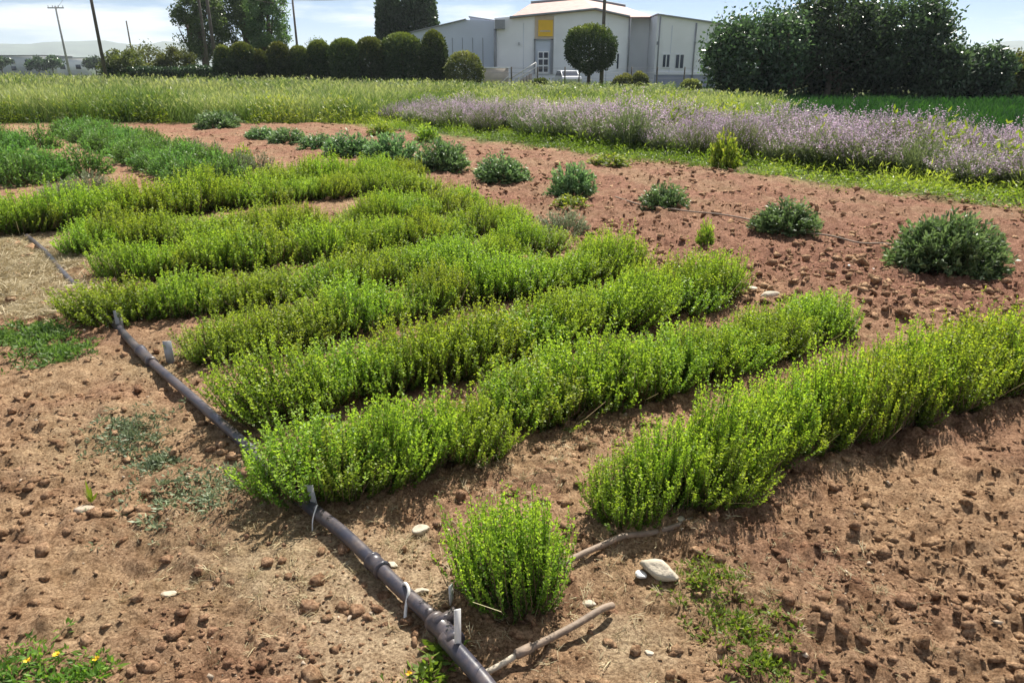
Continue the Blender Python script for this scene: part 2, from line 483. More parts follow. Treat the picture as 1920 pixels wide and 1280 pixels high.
# ------------------------------------------------------------------ herb bushes
def thyme_mesh(name, mat, seed, w=0.42, h=0.28, sprigs=190, nodes=19, leaf=0.0155, upright=0.45, droop=0.0, depth=None):
    r = np.random.default_rng(seed)
    depth = depth or w
    ang = r.uniform(0, 2 * math.pi, sprigs); rad = np.sqrt(r.uniform(0, 1, sprigs))
    ex = rad * np.cos(ang); ey = rad * np.sin(ang)
    base = np.stack([ex * w * 0.28, ey * depth * 0.28, np.full(sprigs, -0.02)], 1)
    lump = 0.8 + 0.4 * vn(ex * 1.8 + seed * 3.1, ey * 1.8, seed) + r.normal(0, 0.13, sprigs)
    ln_ = r.normal(0, .03, 2)
    tip = np.stack([ex * w * 0.55 + ln_[0] + r.normal(0, .03, sprigs), ey * depth * 0.55 + ln_[1] + r.normal(0, .03, sprigs),
                    h * lump * (1 - 0.45 * rad ** 2.5)], 1)
    mid = (base + tip) * 0.5 + np.stack([ex * w * 0.10, ey * depth * 0.10, -0.02 - 0 * ex], 1)
    t = np.linspace(0.22, 1.0, nodes)[None, :, None]
    P = (1 - t) ** 2 * base[:, None] + 2 * t * (1 - t) * mid[:, None] + t * t * tip[:, None]
    T = 2 * (1 - t) * (mid - base)[:, None] + 2 * t * (tip - mid)[:, None]
    T /= np.linalg.norm(T, axis=2, keepdims=True)
    reps = 3
    P = np.repeat(P[:, :, None], reps, 2).reshape(-1, 3) + r.normal(0, 0.0025, (sprigs * nodes * reps, 3))
    T = np.repeat(T[:, :, None], reps, 2).reshape(-1, 3)
    tt = np.repeat(np.broadcast_to(t[..., 0], (sprigs, nodes))[:, :, None], reps, 2).reshape(-1)
    D = T * upright + r.normal(0, 0.55, T.shape)
    sprig_r = np.repeat(r.normal(0, 0.13, sprigs), nodes * reps)
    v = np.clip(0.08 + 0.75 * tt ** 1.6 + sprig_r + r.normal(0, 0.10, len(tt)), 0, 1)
    ln = leaf * r.uniform(0.7, 1.3, len(P)) * (1.1 - 0.35 * tt)
    lv = leafquads(P, D, ln, ln * 0.62, v, r, 0.12)
    st = ribbons(base, mid * 1.0, tip, 0.0035, np.full(sprigs, 0.2), r)
    nd = sprigs // 16                          # dry twigs and spent flower stalks
    db = base[:nd] * 1.5; dt = db + np.concatenate([r.normal(0, .09, (nd, 2)), r.uniform(.3, 1.02, (nd, 1)) * h], 1)
    dead = ribbons(db, (db + dt) / 2 + r.normal(0, .015, (nd, 3)), dt, 0.003, r.uniform(.1, .8, nd), r, .6)
    V_, F_, A_, M_ = join([lv + (0,), st + (1,), dead + (2,)])
    return mkmesh(name, V_, F_, [mat, M_STEM, M_STRAW], M_, attrs={'v': A_})

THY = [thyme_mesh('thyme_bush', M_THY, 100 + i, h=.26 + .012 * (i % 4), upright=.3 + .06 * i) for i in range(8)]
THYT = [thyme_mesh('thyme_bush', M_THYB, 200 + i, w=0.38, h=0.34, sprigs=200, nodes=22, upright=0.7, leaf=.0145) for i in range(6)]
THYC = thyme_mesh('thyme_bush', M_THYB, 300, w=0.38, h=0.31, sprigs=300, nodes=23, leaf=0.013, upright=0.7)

def mound_mesh(name, mat, seed, w=0.6, h=0.35, stems=120, leaves=12, leaf=0.045, asp=0.38, droop=0.4):
    r = np.random.default_rng(seed)
    ang = r.uniform(0, 2 * math.pi, stems); el = np.arccos(r.uniform(0.0, 1, stems))
    lump = 0.85 + 0.3 * vn(np.cos(ang) * 1.5 + seed, np.sin(ang) * 1.5 + el, seed) + r.normal(0, .06, stems)
    tip = np.stack([np.cos(ang) * np.sin(el) * w / 2, np.sin(ang) * np.sin(el) * w / 2, np.cos(el) * h + 0.02], 1) * lump[:, None]
    base = tip * np.array([[0.2, 0.2, 0.0]]) - np.array([[0, 0, 0.02]])
    mid = (base + tip) / 2 + np.stack([tip[:, 0] * .15, tip[:, 1] * .15, 0 * ang], 1)
    t = np.linspace(0.35, 1.0, leaves)[None, :, None]
    P = ((1 - t) ** 2 * base[:, None] + 2 * t * (1 - t) * mid[:, None] + t * t * tip[:, None])
    P = np.repeat(P, 2, 1).reshape(-1, 3) + r.normal(0, .008, (stems * leaves * 2, 3))
    out_ = np.repeat(tip / np.linalg.norm(tip, axis=1, keepdims=True), leaves * 2, 0)
    D = out_ * 0.7 + r.normal(0, .5, out_.shape) + np.array([[0, 0, 0.15]])
    tt = np.tile(np.repeat(t[0, :, 0], 2), stems)
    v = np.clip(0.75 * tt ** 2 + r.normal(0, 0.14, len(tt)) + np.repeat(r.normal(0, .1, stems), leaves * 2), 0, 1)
    ln = leaf * r.uniform(0.6, 1.25, len(P))
    V_, F_, A_, M_ = join([leafquads(P, D, ln, ln * asp, v, r, 0.15) + (0,), ribbons(base, mid, tip, 0.005, np.full(stems, .2), r) + (1,)])
    return mkmesh(name, V_, F_, [mat, M_STEM], M_, attrs={'v': A_})

def bush(me, x, y, s, sz, label, cat, group, rz=None, name='thyme_bush'):
    o = link(name, me, None, (x, y, hz(x, y) * 0.6), rng.uniform(0, 6.28) if rz is None else rz, (s, s, sz))
    return tag(o, label, cat, group)

BACK = (-0.53, 0.85)
def row(pts, label, group, meshes, w=0.36, sc=(1, 1), hs=(1, 1), step=0.2, jit=0.05, gaps=(), double=True, name='thyme_bush', cat='herb bush', shift=0.16, bias=None):
    P = [G(*p) for p in pts]
    seg = [math.dist(P[i], P[i + 1]) for i in range(len(P) - 1)]
    tot = sum(seg); d = 0; n = 0
    while d <= tot:
        q = d; i = 0
        while i < len(seg) - 1 and q > seg[i]: q -= seg[i]; i += 1
        t = q / seg[i]; x = P[i][0] + (P[i + 1][0] - P[i][0]) * t; y = P[i][1] + (P[i + 1][1] - P[i][1]) * t
        u = d / tot
        if not any(a <= u <= b for a, b in gaps):
            k = sc[0] + (sc[1] - sc[0]) * u; kh = hs[0] + (hs[1] - hs[0]) * u
            k *= random.uniform(0.78, 1.16); kh *= random.uniform(0.72, 1.2)
            j = random.uniform(-jit, jit)
            lb = label + (', at its left end' if n == 0 else '')
            ob = bush(random.choice(meshes), x + BACK[0] * (shift + j), y + BACK[1] * (shift + j), k, kh, lb, cat, group, name=name)
        d += step * random.uniform(0.85, 1.2); n += 1
    ob['label'] = label + ', at its right end'

# nearest clump, alone beside the stake
c = G(886, 1084)
bush(THYC, c[0] + BACK[0] * .1, c[1] + BACK[1] * .1, 0.92, 0.95, 'small bright green thyme clump standing alone beside the white stake', 'herb bush', 'thyme bushes in the plot', rz=0.4)
GR = 'thyme bushes in the plot'
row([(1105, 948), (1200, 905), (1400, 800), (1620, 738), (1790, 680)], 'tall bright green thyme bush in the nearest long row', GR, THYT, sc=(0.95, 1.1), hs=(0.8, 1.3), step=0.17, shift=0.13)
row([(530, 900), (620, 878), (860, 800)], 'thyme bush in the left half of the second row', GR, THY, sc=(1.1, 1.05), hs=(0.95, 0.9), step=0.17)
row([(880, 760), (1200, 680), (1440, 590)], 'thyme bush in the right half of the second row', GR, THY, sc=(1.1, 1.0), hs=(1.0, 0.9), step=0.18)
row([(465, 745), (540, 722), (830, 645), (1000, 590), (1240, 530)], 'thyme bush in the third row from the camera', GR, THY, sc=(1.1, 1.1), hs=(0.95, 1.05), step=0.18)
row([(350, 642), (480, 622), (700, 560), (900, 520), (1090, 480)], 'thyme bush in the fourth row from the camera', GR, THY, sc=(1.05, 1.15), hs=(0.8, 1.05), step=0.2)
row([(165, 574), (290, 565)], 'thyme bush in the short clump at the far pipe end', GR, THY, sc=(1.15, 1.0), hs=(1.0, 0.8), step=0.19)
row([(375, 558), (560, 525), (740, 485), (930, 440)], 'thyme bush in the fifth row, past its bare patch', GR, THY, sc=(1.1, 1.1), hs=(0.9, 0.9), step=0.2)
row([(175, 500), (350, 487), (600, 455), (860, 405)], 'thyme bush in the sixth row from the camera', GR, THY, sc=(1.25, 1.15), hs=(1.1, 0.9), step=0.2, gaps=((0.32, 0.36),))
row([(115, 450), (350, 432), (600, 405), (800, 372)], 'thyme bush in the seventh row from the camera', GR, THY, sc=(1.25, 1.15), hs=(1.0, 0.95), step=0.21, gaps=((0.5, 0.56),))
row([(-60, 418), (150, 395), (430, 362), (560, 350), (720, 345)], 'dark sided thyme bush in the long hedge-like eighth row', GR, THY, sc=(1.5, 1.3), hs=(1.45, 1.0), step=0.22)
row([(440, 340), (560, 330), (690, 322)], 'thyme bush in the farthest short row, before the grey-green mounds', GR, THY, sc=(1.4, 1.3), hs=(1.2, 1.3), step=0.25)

# ------------------------------------------------------------------ low broad rows on the far left
ORE = [mound_mesh('oregano_bush', M_ORE, 400 + i, w=0.62, h=0.34, stems=150, leaves=12, leaf=0.034, asp=0.45) for i in range(4)]
def strip(pts, wid, label, meshes, step, sc, group, name, cat, zsc=1.0):
    P = [G(*p) for p in pts]
    for i in range(len(P) - 1):
        Ln = math.dist(P[i], P[i + 1]); n = max(1, int(Ln / step))
        dx, dy = (P[i + 1][0] - P[i][0]) / Ln, (P[i + 1][1] - P[i][1]) / Ln
        for k in range(n):
            for q in np.arange(-wid / 2, wid / 2 + .01, step):
                t = (k + random.random() * .5) * step
                x = P[i][0] + dx * t + dy * q + random.uniform(-.07, .07); y = P[i][1] + dy * t - dx * q + random.uniform(-.07, .07)
                s = sc * random.uniform(.85, 1.2)
                bush(random.choice(meshes), x, y, s, s * zsc, label, cat, group, name=name)
strip([(75, 236), (200, 280), (330, 335)], 0.7, 'low green herb bush in the broad strip at far left running towards the tall grass', ORE, 0.48, 1.05, 'low herb bushes in the far left strips', 'oregano_bush', 'herb bush', 0.95)
strip([(-60, 310), (75, 318)], 1.0, 'low green herb bush in the block at the left edge before the grey plant', ORE, 0.48, 1.1, 'low herb bushes in the far left strips', 'oregano_bush', 'herb bush', 1.0)
strip([(-80, 262), (20, 266)], 0.7, 'low green herb bush in the farther small block at the left edge', ORE, 0.5, 1.1, 'low herb bushes in the far left strips', 'oregano_bush', 'herb bush', 1.0)
strip([(165, 243), (225, 252)], 0.3, 'small green mound in the short row right of the broad strip', ORE, 0.55, 0.9, 'low herb bushes in the far left strips', 'oregano_bush', 'herb bush', .8)
GREY = [mound_mesh('grey_herb', M_GREY, 440 + i, w=0.7, h=0.25, stems=140, leaves=12, leaf=0.035, asp=0.3) for i in range(2)]
for k, (px, py, s, z, lb) in enumerate([
        (105, 345, 1.0, 1.0, 'silvery grey low herb before the green block at the left edge'),
        (60, 350, .8, .8, 'smaller silvery grey herb left of the silvery one'),
        (290, 275, .8, 1.1, 'dull grey-green tuft, first of the sparse row beyond the broad strip'),
        (330, 288, .75, 1.2, 'dull grey-green tuft, second of the sparse row beyond the broad strip'),
        (372, 304, .6, 1.2, 'dull tuft left of the dark dry one in the sparse row'),
        (405, 314, .8, 1.3, 'dark dry tuft at the near end of the sparse row'),
        (475, 318, .5, .8, 'tiny dull tuft before the farthest thyme bushes'),
        (940, 412, .8, .8, 'pale dry herb at the end of the fifth thyme row')]):
    x, y = G(px, py)
    bush(GREY[k % 2], x, y, s, z, lb, 'herb bush', None, name='grey_herb')

# ------------------------------------------------------------------ sage mounds
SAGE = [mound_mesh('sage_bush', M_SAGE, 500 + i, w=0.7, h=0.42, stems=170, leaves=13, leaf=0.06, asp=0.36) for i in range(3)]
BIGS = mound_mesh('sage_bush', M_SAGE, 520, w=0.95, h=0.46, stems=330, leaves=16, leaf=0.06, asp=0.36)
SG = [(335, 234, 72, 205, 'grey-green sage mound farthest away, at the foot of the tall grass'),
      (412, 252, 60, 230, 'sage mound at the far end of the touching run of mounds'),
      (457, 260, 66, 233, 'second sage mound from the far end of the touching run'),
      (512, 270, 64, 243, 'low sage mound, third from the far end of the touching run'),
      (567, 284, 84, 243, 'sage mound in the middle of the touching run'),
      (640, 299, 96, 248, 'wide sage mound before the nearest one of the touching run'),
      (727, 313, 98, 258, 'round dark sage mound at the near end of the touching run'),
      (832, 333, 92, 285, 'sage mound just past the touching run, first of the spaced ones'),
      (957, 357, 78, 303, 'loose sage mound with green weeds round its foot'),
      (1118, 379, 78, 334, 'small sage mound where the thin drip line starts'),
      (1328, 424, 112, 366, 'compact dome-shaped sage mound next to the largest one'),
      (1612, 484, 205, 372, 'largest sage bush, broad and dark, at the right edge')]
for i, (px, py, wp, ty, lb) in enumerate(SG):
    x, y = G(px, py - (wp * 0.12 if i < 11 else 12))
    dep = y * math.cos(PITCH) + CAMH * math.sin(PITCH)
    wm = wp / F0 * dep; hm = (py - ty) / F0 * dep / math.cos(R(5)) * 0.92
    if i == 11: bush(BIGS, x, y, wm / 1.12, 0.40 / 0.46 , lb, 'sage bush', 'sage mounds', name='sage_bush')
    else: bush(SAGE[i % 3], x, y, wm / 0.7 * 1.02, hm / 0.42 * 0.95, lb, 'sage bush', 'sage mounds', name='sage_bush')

# ------------------------------------------------------------------ lavender
def lav_mesh(seed, w=1.15, h=0.95, n=620, fl_=.5):
    r = np.random.default_rng(seed)
    ang = r.uniform(0, 2 * math.pi, n); el = np.arccos(r.uniform(0.25, 1, n) ** 0.8)
    lump = r.uniform(0.72, 1.15, n) * (.85 + .3 * vn(np.cos(ang) * 1.5, np.sin(ang) * 1.5 + el, seed))
    tip = np.stack([np.cos(ang) * np.sin(el) * w * .6, np.sin(ang) * np.sin(el) * w * .6, np.cos(el) * h * 0.75 + 0.22 * h], 1) * lump[:, None]
    base = tip * np.array([[.3, .3, 0]]); mid = (base + tip) / 2 + r.normal(0, .03, (n, 3))
    st = ribbons(base, mid, tip, 0.007, np.clip(r.normal(.6, .15, n), 0, 1), r)
    # foliage
    k = 9; t = r.uniform(0.1, 0.8, (n, k))[:, :, None]
    P = ((1 - t) ** 2 * base[:, None] + 2 * t * (1 - t) * mid[:, None] + t * t * tip[:, None]).reshape(-1, 3)
    P += r.normal(0, .03, P.shape)
    D = np.repeat(tip - base, k, 0) * .8 + r.normal(0, .35, P.shape)
    lf = leafquads(P, D, r.uniform(.05, .10, len(P)), 0.016, np.clip(t.reshape(-1) * .9 + r.normal(0, .12, len(P)), 0, 1), r)
    # flower whorls
    m = r.uniform(size=n) < fl_
    tp = tip[m]; dr = (tip - mid)[m]; dr /= np.linalg.norm(dr, axis=1, keepdims=True); q = 7
    tq = np.linspace(-.10, .05, q)[None, :, None] * r.uniform(.5, 1.6, (len(tp), 1, 1))
    PF = (tp[:, None] + dr[:, None] * tq).reshape(-1, 3) + r.normal(0, .008, (len(tp) * q, 3))
    fv = np.clip(np.repeat(r.normal(.5, .25, len(tp)), q) + r.normal(0, .1, len(PF)), 0, 1)
    fl = leafquads(PF, r.normal(0, 1, PF.shape), r.uniform(.02, .036, len(PF)), .022, fv, r)
    V_, F_, A_, M_ = join([st + (0,), lf + (0,), fl + (1,)])
    return mkmesh('lavender_bush', V_, F_, [M_LAVL, M_LAVF], M_, attrs={'v': A_})
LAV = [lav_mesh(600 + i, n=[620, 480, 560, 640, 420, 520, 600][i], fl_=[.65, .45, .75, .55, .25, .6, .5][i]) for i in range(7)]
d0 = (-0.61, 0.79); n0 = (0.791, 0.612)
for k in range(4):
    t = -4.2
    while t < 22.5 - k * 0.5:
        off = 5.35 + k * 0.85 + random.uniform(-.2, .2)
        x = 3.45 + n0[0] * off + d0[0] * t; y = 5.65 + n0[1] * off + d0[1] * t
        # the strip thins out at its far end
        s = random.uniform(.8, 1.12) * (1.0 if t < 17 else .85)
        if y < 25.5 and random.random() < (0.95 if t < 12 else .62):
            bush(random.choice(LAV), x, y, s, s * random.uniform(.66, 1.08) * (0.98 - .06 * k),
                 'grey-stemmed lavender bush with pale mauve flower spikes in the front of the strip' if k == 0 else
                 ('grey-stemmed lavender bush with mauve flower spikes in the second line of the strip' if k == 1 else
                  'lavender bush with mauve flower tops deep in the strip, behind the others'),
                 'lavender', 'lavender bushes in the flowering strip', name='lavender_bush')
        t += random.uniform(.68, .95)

# ------------------------------------------------------------------ grasses and weeds (uncountable)
def tuft(seed, n=12, h=1.0, w=0.012, spread=.18, seedhead=True, lean=.25):
    r = np.random.default_rng(seed)
    b = np.concatenate([r.normal(0, spread, (n, 2)), np.zeros((n, 1)) - .03], 1)
    tip = b + np.concatenate([r.normal(0, lean, (n, 2)), r.uniform(.6, 1.05, (n, 1))], 1) * h
    mid = (b + tip) / 2 + np.concatenate([-(tip - b)[:, :2] * .2, np.full((n, 1), .05 * h)], 1)
    parts = [ribbons(b, mid, tip, w * r.uniform(.6, 1.4, n), r.uniform(.1, .6, n), r) + (0,)]
    V_, F_, A_, _ = join(parts)
    # tips paler than feet
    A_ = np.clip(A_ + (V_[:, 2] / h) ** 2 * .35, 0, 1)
    if seedhead:
        m = n // 2
        hd = leafquads(tip[:m] - np.array([[0, 0, .10 * h]]), (tip - mid)[:m], .14 * h, w * 1.8, r.uniform(.8, 1, m), r)
        V_, F_, A_, _ = join([(V_, F_, A_, 0), hd + (0,)])
    return V_, F_, A_

def field(name, tufts, xy, scl, mat, label, zoff=0.0, vextra=.0):
    n = len(xy)
    az = rng.uniform(0, 2 * math.pi, n)
    Rm = np.zeros((n, 3, 3)); Rm[:, 0, 0] = np.cos(az); Rm[:, 0, 1] = -np.sin(az); Rm[:, 1, 0] = np.sin(az); Rm[:, 1, 1] = np.cos(az); Rm[:, 2, 2] = 1
    pos = np.concatenate([xy, HT(xy[:, 0], xy[:, 1])[:, None] + zoff], 1)
    ex = 1.5 * fbm(xy[:, 0] * .45, xy[:, 1] * .45, 91, 4) + rng.normal(0, .08, n) + vextra
    V_, F_, A_ = scatter(tufts, pos, Rm, scl, ex)
    o = link(name, mkmesh(name, V_, F_, [mat], attrs={'v': A_}))
    return tag(o, label, kind='stuff')

TG = [tuft(700 + i, 14, 1.0, .014) for i in range(6)]
# dense front edge and thinner farther back: density per band of distance
def band(n, x0, x1, y0, y1, cond):
    p = np.stack([rng.uniform(x0, x1, n), rng.uniform(y0, y1, n)], 1)
    return p[cond(p[:, 0], p[:, 1])]
def tallc(x, y):
    e = 0.8 * fbm(x * .8, y * .8, 33, 2)
    left = (y > 23.3 + e) & (sgd(x, y) < 9)
    beh = (sgd(x, y) > 8.3 + e) & (x < 7 + (y - 20) * .12)
    return ((left & (x < -3.5)) | beh | ((y > 25) & (x < 9)))
P1 = band(7500, -26, 9, 19, 27, tallc)
P2 = band(5500, -32, 14, 27, 38, tallc)
P3 = band(3500, -45, 22, 38, 62, tallc)
PA = np.concatenate([P1, P2, P3]); PA1 = len(P1)
hgt = 0.98 + 0.6 * fbm(PA[:, 0] * .35, PA[:, 1] * .35, 44, 3) - 0.012 * (PA[:, 0] + 10)
hgt = hgt * np.where(PA[:, 0] < -2, 1.0, .88)
sc3 = np.stack([1 + 0 * hgt, 1 + 0 * hgt, np.clip(hgt, .5, 1.35) * rng.uniform(.75, 1.12, len(hgt))], 1)
sc3[len(P1):, :2] *= 1.5; sc3[len(P1) + len(P2):, :2] *= 1.4
TG2 = [tuft(720 + i, 8, 1.0, .024) for i in range(6)]
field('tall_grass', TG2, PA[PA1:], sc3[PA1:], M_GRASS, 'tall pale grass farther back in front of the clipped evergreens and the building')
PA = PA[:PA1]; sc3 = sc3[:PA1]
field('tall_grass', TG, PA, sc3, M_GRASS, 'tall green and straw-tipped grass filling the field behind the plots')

def leafclump(seed, n=26, rad=.13, h=.2, leaf=.045, wd=.38):
    r = np.random.default_rng(seed)
    a = r.uniform(0, 6.28, n); q = np.sqrt(r.uniform(0, 1, n))
    P = np.stack([np.cos(a) * q * rad, np.sin(a) * q * rad, h * (1 - q ** 2) * r.uniform(.2, 1, n)], 1)
    D = np.stack([np.cos(a) * q, np.sin(a) * q, .5 + 0 * a], 1) + r.normal(0, .35, (n, 3))
    return leafquads(P, D, leaf * r.uniform(.6, 1.3, n), leaf * wd, np.clip(.3 + P[:, 2] / h * .4 + r.normal(0, .12, n), 0, 1), r)
WD = [leafclump(740 + i) for i in range(5)] + [leafclump(750 + i, 22, .1, .3, .09, .2) for i in range(3)]
def weedc(x, y):
    s = sgd(x, y); e = 1.2 * fbm(x * 1.1, y * 1.1, 34, 3)
    return (s > 3.5 + e) & (s < 5.6) & (y < 25)
PW = band(30000, -9, 10, 5, 25, weedc)
PW = PW[fbm(PW[:, 0] * 1.6, PW[:, 1] * 1.6, 35, 3) + rng.uniform(0, .3, len(PW)) > sm(4.6, 3.2, sgd(PW[:, 0], PW[:, 1])) * .35]
field('weeds', WD, PW, np.stack([1 + 0 * PW[:, 0]] * 2 + [rng.uniform(.4, 1.1, len(PW)) * (1 + 1.6 * fbm(PW[:, 0] * .9, PW[:, 1] * .9, 36, 3))], 1), M_WEED, 'yellow-green weeds edging the lavender strip')
WF = [leafclump(770 + i, 40, .22, .75, .10, .35) for i in range(6)]
def frontc(x, y):
    return ((sgd(x, y) > 5.3) & (sgd(x, y) < 9) & (fbm(x * .5, y * .5, 39, 2) > .02)) | ((y > 23.0) & (y < 25.5) & (x < -3)) | ((sgd(x, y) > 7.8) & (sgd(x, y) < 11) & (x < 6)) | ((y > 25) & (fbm(x * .6, y * .6, 38, 3) > .02))
PF = band(14000, -26, 9, 9, 31, frontc); PF = PF[fbm(PF[:, 0] * .9, PF[:, 1] * .9, 37, 3) > -.02]
field('wild_plants', WF, PF, np.stack([1.2 + 0 * PF[:, 0]] * 2 + [rng.uniform(.4, 1.3, len(PF))], 1), M_WEED, 'leafy wild plants growing through the tall grass')
# leafier clump weeds along the edge and between the mounds
BW = [mound_mesh('weed_clump', M_WEED, 760 + i, w=.5, h=.35, stems=60, leaves=8, leaf=.06, asp=.5) for i in range(2)]
for (px, py, s, z, lb) in [(700, 250, 1.2, 1.0, 'bright yellow-green weed clump at the far end of the lavender strip'),
                           (620, 240, 1.3, .8, 'pale green weed clump left of the bright one before the lavender'),
                           (1220, 300, .9, 1.5, 'dark green upright weed standing in the grass edge before the lavender'),
                           (955, 365, .9, .4, 'low green weeds round the foot of the loose sage mound'),
                           (1188, 432, .35, .6, 'tiny green weed on the tilled soil below the small sage mound'),
                           (380, 300, .7, 1.0, 'fresh green weed left of the dark dry tuft'),
                           (1020, 292, 1.3, .5, 'flat green weed at the edge of the tilled soil')]:
    x, y = G(px, py)
    bush(BW[0], x, y, s, z, lb, 'weed', None, name='weed_clump')
PC = band(8500, 6, 34, 13, 39, lambda x, y: (sgd(x, y) > 8.6) & (x > 7.6 + (y - 20) * .12))
CR = [tuft(780 + i, 7, .5, .05, .2, False, .2) for i in range(4)]
field('green_crop', CR, PC, np.stack([1.35 + 0 * PC[:, 0]] * 2 + [rng.uniform(.8, 1.15, len(PC))], 1), M_CROP, 'even bright green crop between the lavender strip and the dark trees')

# small green mats and litter near the camera
def mat_patch(spots, n, name, mat, label, h=.05, w=.008):
    tf = [leafclump(800 + i, 12, .6, .5, .75, .3) for i in range(5)] if h < .1 and mat is not M_STRAW else [tuft(800 + i, 9, 1.0, .14, .6, False, 1.3) for i in range(4)]
    P = []
    for (px, py, r) in spots:
        c = G(px, py)
        q = rng.normal(0, 1, (n, 2)) * r; P.append(q + np.array(c))
    P = np.concatenate(P)
    s = rng.uniform(.5, 1.2, len(P)) * h
    return field(name, tf, P, np.stack([s, s, s * .8], 1), mat, label, zoff=.003)
mat_patch([(190, 755, .09), (230, 810, .05), (265, 880, .10), (330, 860, .08), (180, 780, .08)], 75, 'ground_weeds', M_GREY, 'cut grey-green weeds lying on the path left of the pipe', .035)
mat_patch([(30, 610, .10), (60, 625, .08), (10, 585, .1), (-30, 600, .12)], 110, 'ground_weeds', M_ORE, 'dark green weeds on the soil at the left edge', .05)
mat_patch([(1225, 1075, .08), (1260, 1130, .07), (1190, 1030, .05), (1280, 1190, .06)], 55, 'ground_weeds', M_WEED, 'thin green weeds on the soil right of the dry hose', .03)
mat_patch([(590, 1245, .03), (700, 1190, .02), (735, 1150, .015)], 14, 'ground_weeds', M_WEED, 'thin grass blades beside the pipe at the bottom', .05)
mat_patch([(0, 1200, .07), (70, 1200, .05), (-50, 1190, .06), (110, 1205, .03)], 34, 'ground_weeds', M_WEED, 'low green weeds with yellow flowers at the bottom left corner', .034)
mat_patch([(15, 470, .22), (60, 540, .15), (-40, 520, .25), (-60, 450, .3)], 500, 'straw', M_STRAW, 'pale dry cuttings heaped along the path at the left edge', .05)
mat_patch([(x_, y_, .2) for x_, y_ in [(480, 1000), (980, 1060), (640, 960), (1500, 620), (330, 930), (1350, 1050), (700, 790), (1050, 800), (1300, 620), (850, 880)]], 110, 'straw', M_STRAW, 'scattered dry straw and leaf litter on the soil', .018)

# ------------------------------------------------------------------ clods and pebbles
def lump(seed, sub=2, rough=.28, ang=True):
    import bmesh
    bm = bmesh.new(); bmesh.ops.create_icosphere(bm, subdivisions=sub, radius=1)
    r = np.random.default_rng(seed)
    v = np.array([p.co[:] for p in bm.verts]); f = np.array([[q.index for q in p.verts] for p in bm.faces]); bm.free()
    k = 9; dirs = r.normal(size=(k, 3)); dirs /= np.linalg.norm(dirs, axis=1, keepdims=True)
    for d in dirs:      # flat facets
        c = r.uniform(.55, .9); t = v @ d
        v = v - np.maximum(t - c, 0)[:, None] * d
    v *= 1 + r.normal(0, rough * .45, (len(v), 1))
    v *= np.array([1, r.uniform(.65, 1), r.uniform(.45, .8)])
    return v, f, None
def clod(seed, k):
    import bmesh
    r = np.random.default_rng(seed); bm = bmesh.new()
    d = r.normal(size=(k, 3)); d /= np.linalg.norm(d, axis=1, keepdims=True); d *= r.uniform(.6, 1.15, (k, 1)) * np.array([1, r.uniform(.6, 1), r.uniform(.5, .8)])
    for p in d: bm.verts.new(p)
    bmesh.ops.convex_hull(bm, input=bm.verts); bmesh.ops.triangulate(bm, faces=bm.faces)
    lone = [q for q in bm.verts if not q.link_faces]; bmesh.ops.delete(bm, geom=lone, context='VERTS')
    bm.verts.index_update(); bm.verts.ensure_lookup_table()
    v = np.array([q.co[:] for q in bm.verts]); f = np.array([[q.index for q in p.verts] for p in bm.faces]); bm.free()
    return v, f, None
C2 = [clod(i, 17) for i in range(14)]; C1 = [clod(40 + i, 10) for i in range(12)]
def clodxy(n, rmin, rmax, half):
    rr_ = np.exp(rng.uniform(math.log(rmin), math.log(rmax), n)); t = rng.uniform(-half, half, n)
    return np.stack([rr_ * np.sin(t), rr_ * np.cos(t)], 1)
def clods(name, variants, n, rmin, rmax, s0, s1, mat, label, keep=None, zf=.2):
    p = clodxy(n, rmin, rmax, R(48))
    s = sgd(p[:, 0], p[:, 1]); ok = (s < 4.2) & (p[:, 1] < 23)
    den = .12 + .75 * sm(-.12, .14, fbm(p[:, 0] * 2.2, p[:, 1] * 2.2, 71, 4)) + .3 * ((s > -1.8) | (p[:, 0] > .5))
    ok &= rng.uniform(size=n) < den * (1 - .7 * sandmask(p[:, 0], p[:, 1]))
    if keep is not None: ok &= keep(p)
    p = p[ok]; m = len(p)
    sz = s0 * (s1 / s0) ** (rng.uniform(size=m) ** 3.2)
    z = HT(p[:, 0], p[:, 1]) + sz * rng.uniform(-.2, .4, m)
    V_, F_, _ = scatter(variants, np.concatenate([p, z[:, None]], 1), rotmats(m, .6), sz[:, None] * np.ones((1, 3)))
    o = link(name, mkmesh(name, V_, F_, [mat])); return tag(o, label, kind='stuff')
clods('soil_clods', C2, 17000, 1.2, 8, .008, .038, M_CLOD, 'brown crumbly soil clods lying on the near ground')
clods('soil_crumbs', C1, 32000, 1.2, 8, .0045, .015, M_CLOD, 'fine soil crumbs strewn over the near ground')
clods('tilled_clods', C1, 30000, 5, 23, .013, .075, M_CLOD, 'reddish clods on the tilled strip along the sage mounds')
clods('gravel', C1, 1300, 1.4, 12, .004, .018, M_PEB, 'pale pebbles mixed into the soil')

def stone(px, py, s, shape, label, seed, mat=M_STONE, rz=0, sink=.25):
    x, y = G(px, py)
    v, f, _ = lump(seed, 3, .05)
    v = v * np.array(shape) * s
    o = link('stone', mkmesh('stone', v, f, [mat], smooth=True), None, (x, y, hz(x, y) + s * shape[2] * (.55 - sink)), rz)
    return tag(o, label, 'stone')
stone(1108, 1018, .060, (1.15, .8, .95), 'large rounded pale stone on the soil right of the lone thyme clump', 901, rz=-.5)
stone(1075, 1020, .022, (.8, 1.3, .7), 'small white chip of stone against the left side of the large stone', 902, rz=.4, mat=M_WHITE)
stone(1145, 925, .018, (.7, 1.5, .5), 'thin pale stone under the nearest long thyme row', 903, rz=-.5)
stone(1300, 520, .075, (1.3, .8, .6), 'broken pale stone at the right end of the third thyme row', 904, rz=.3)
stone(1270, 512, .05, (1, .8, .7), 'smaller pale stone touching the broken one at the end of the third row', 905)
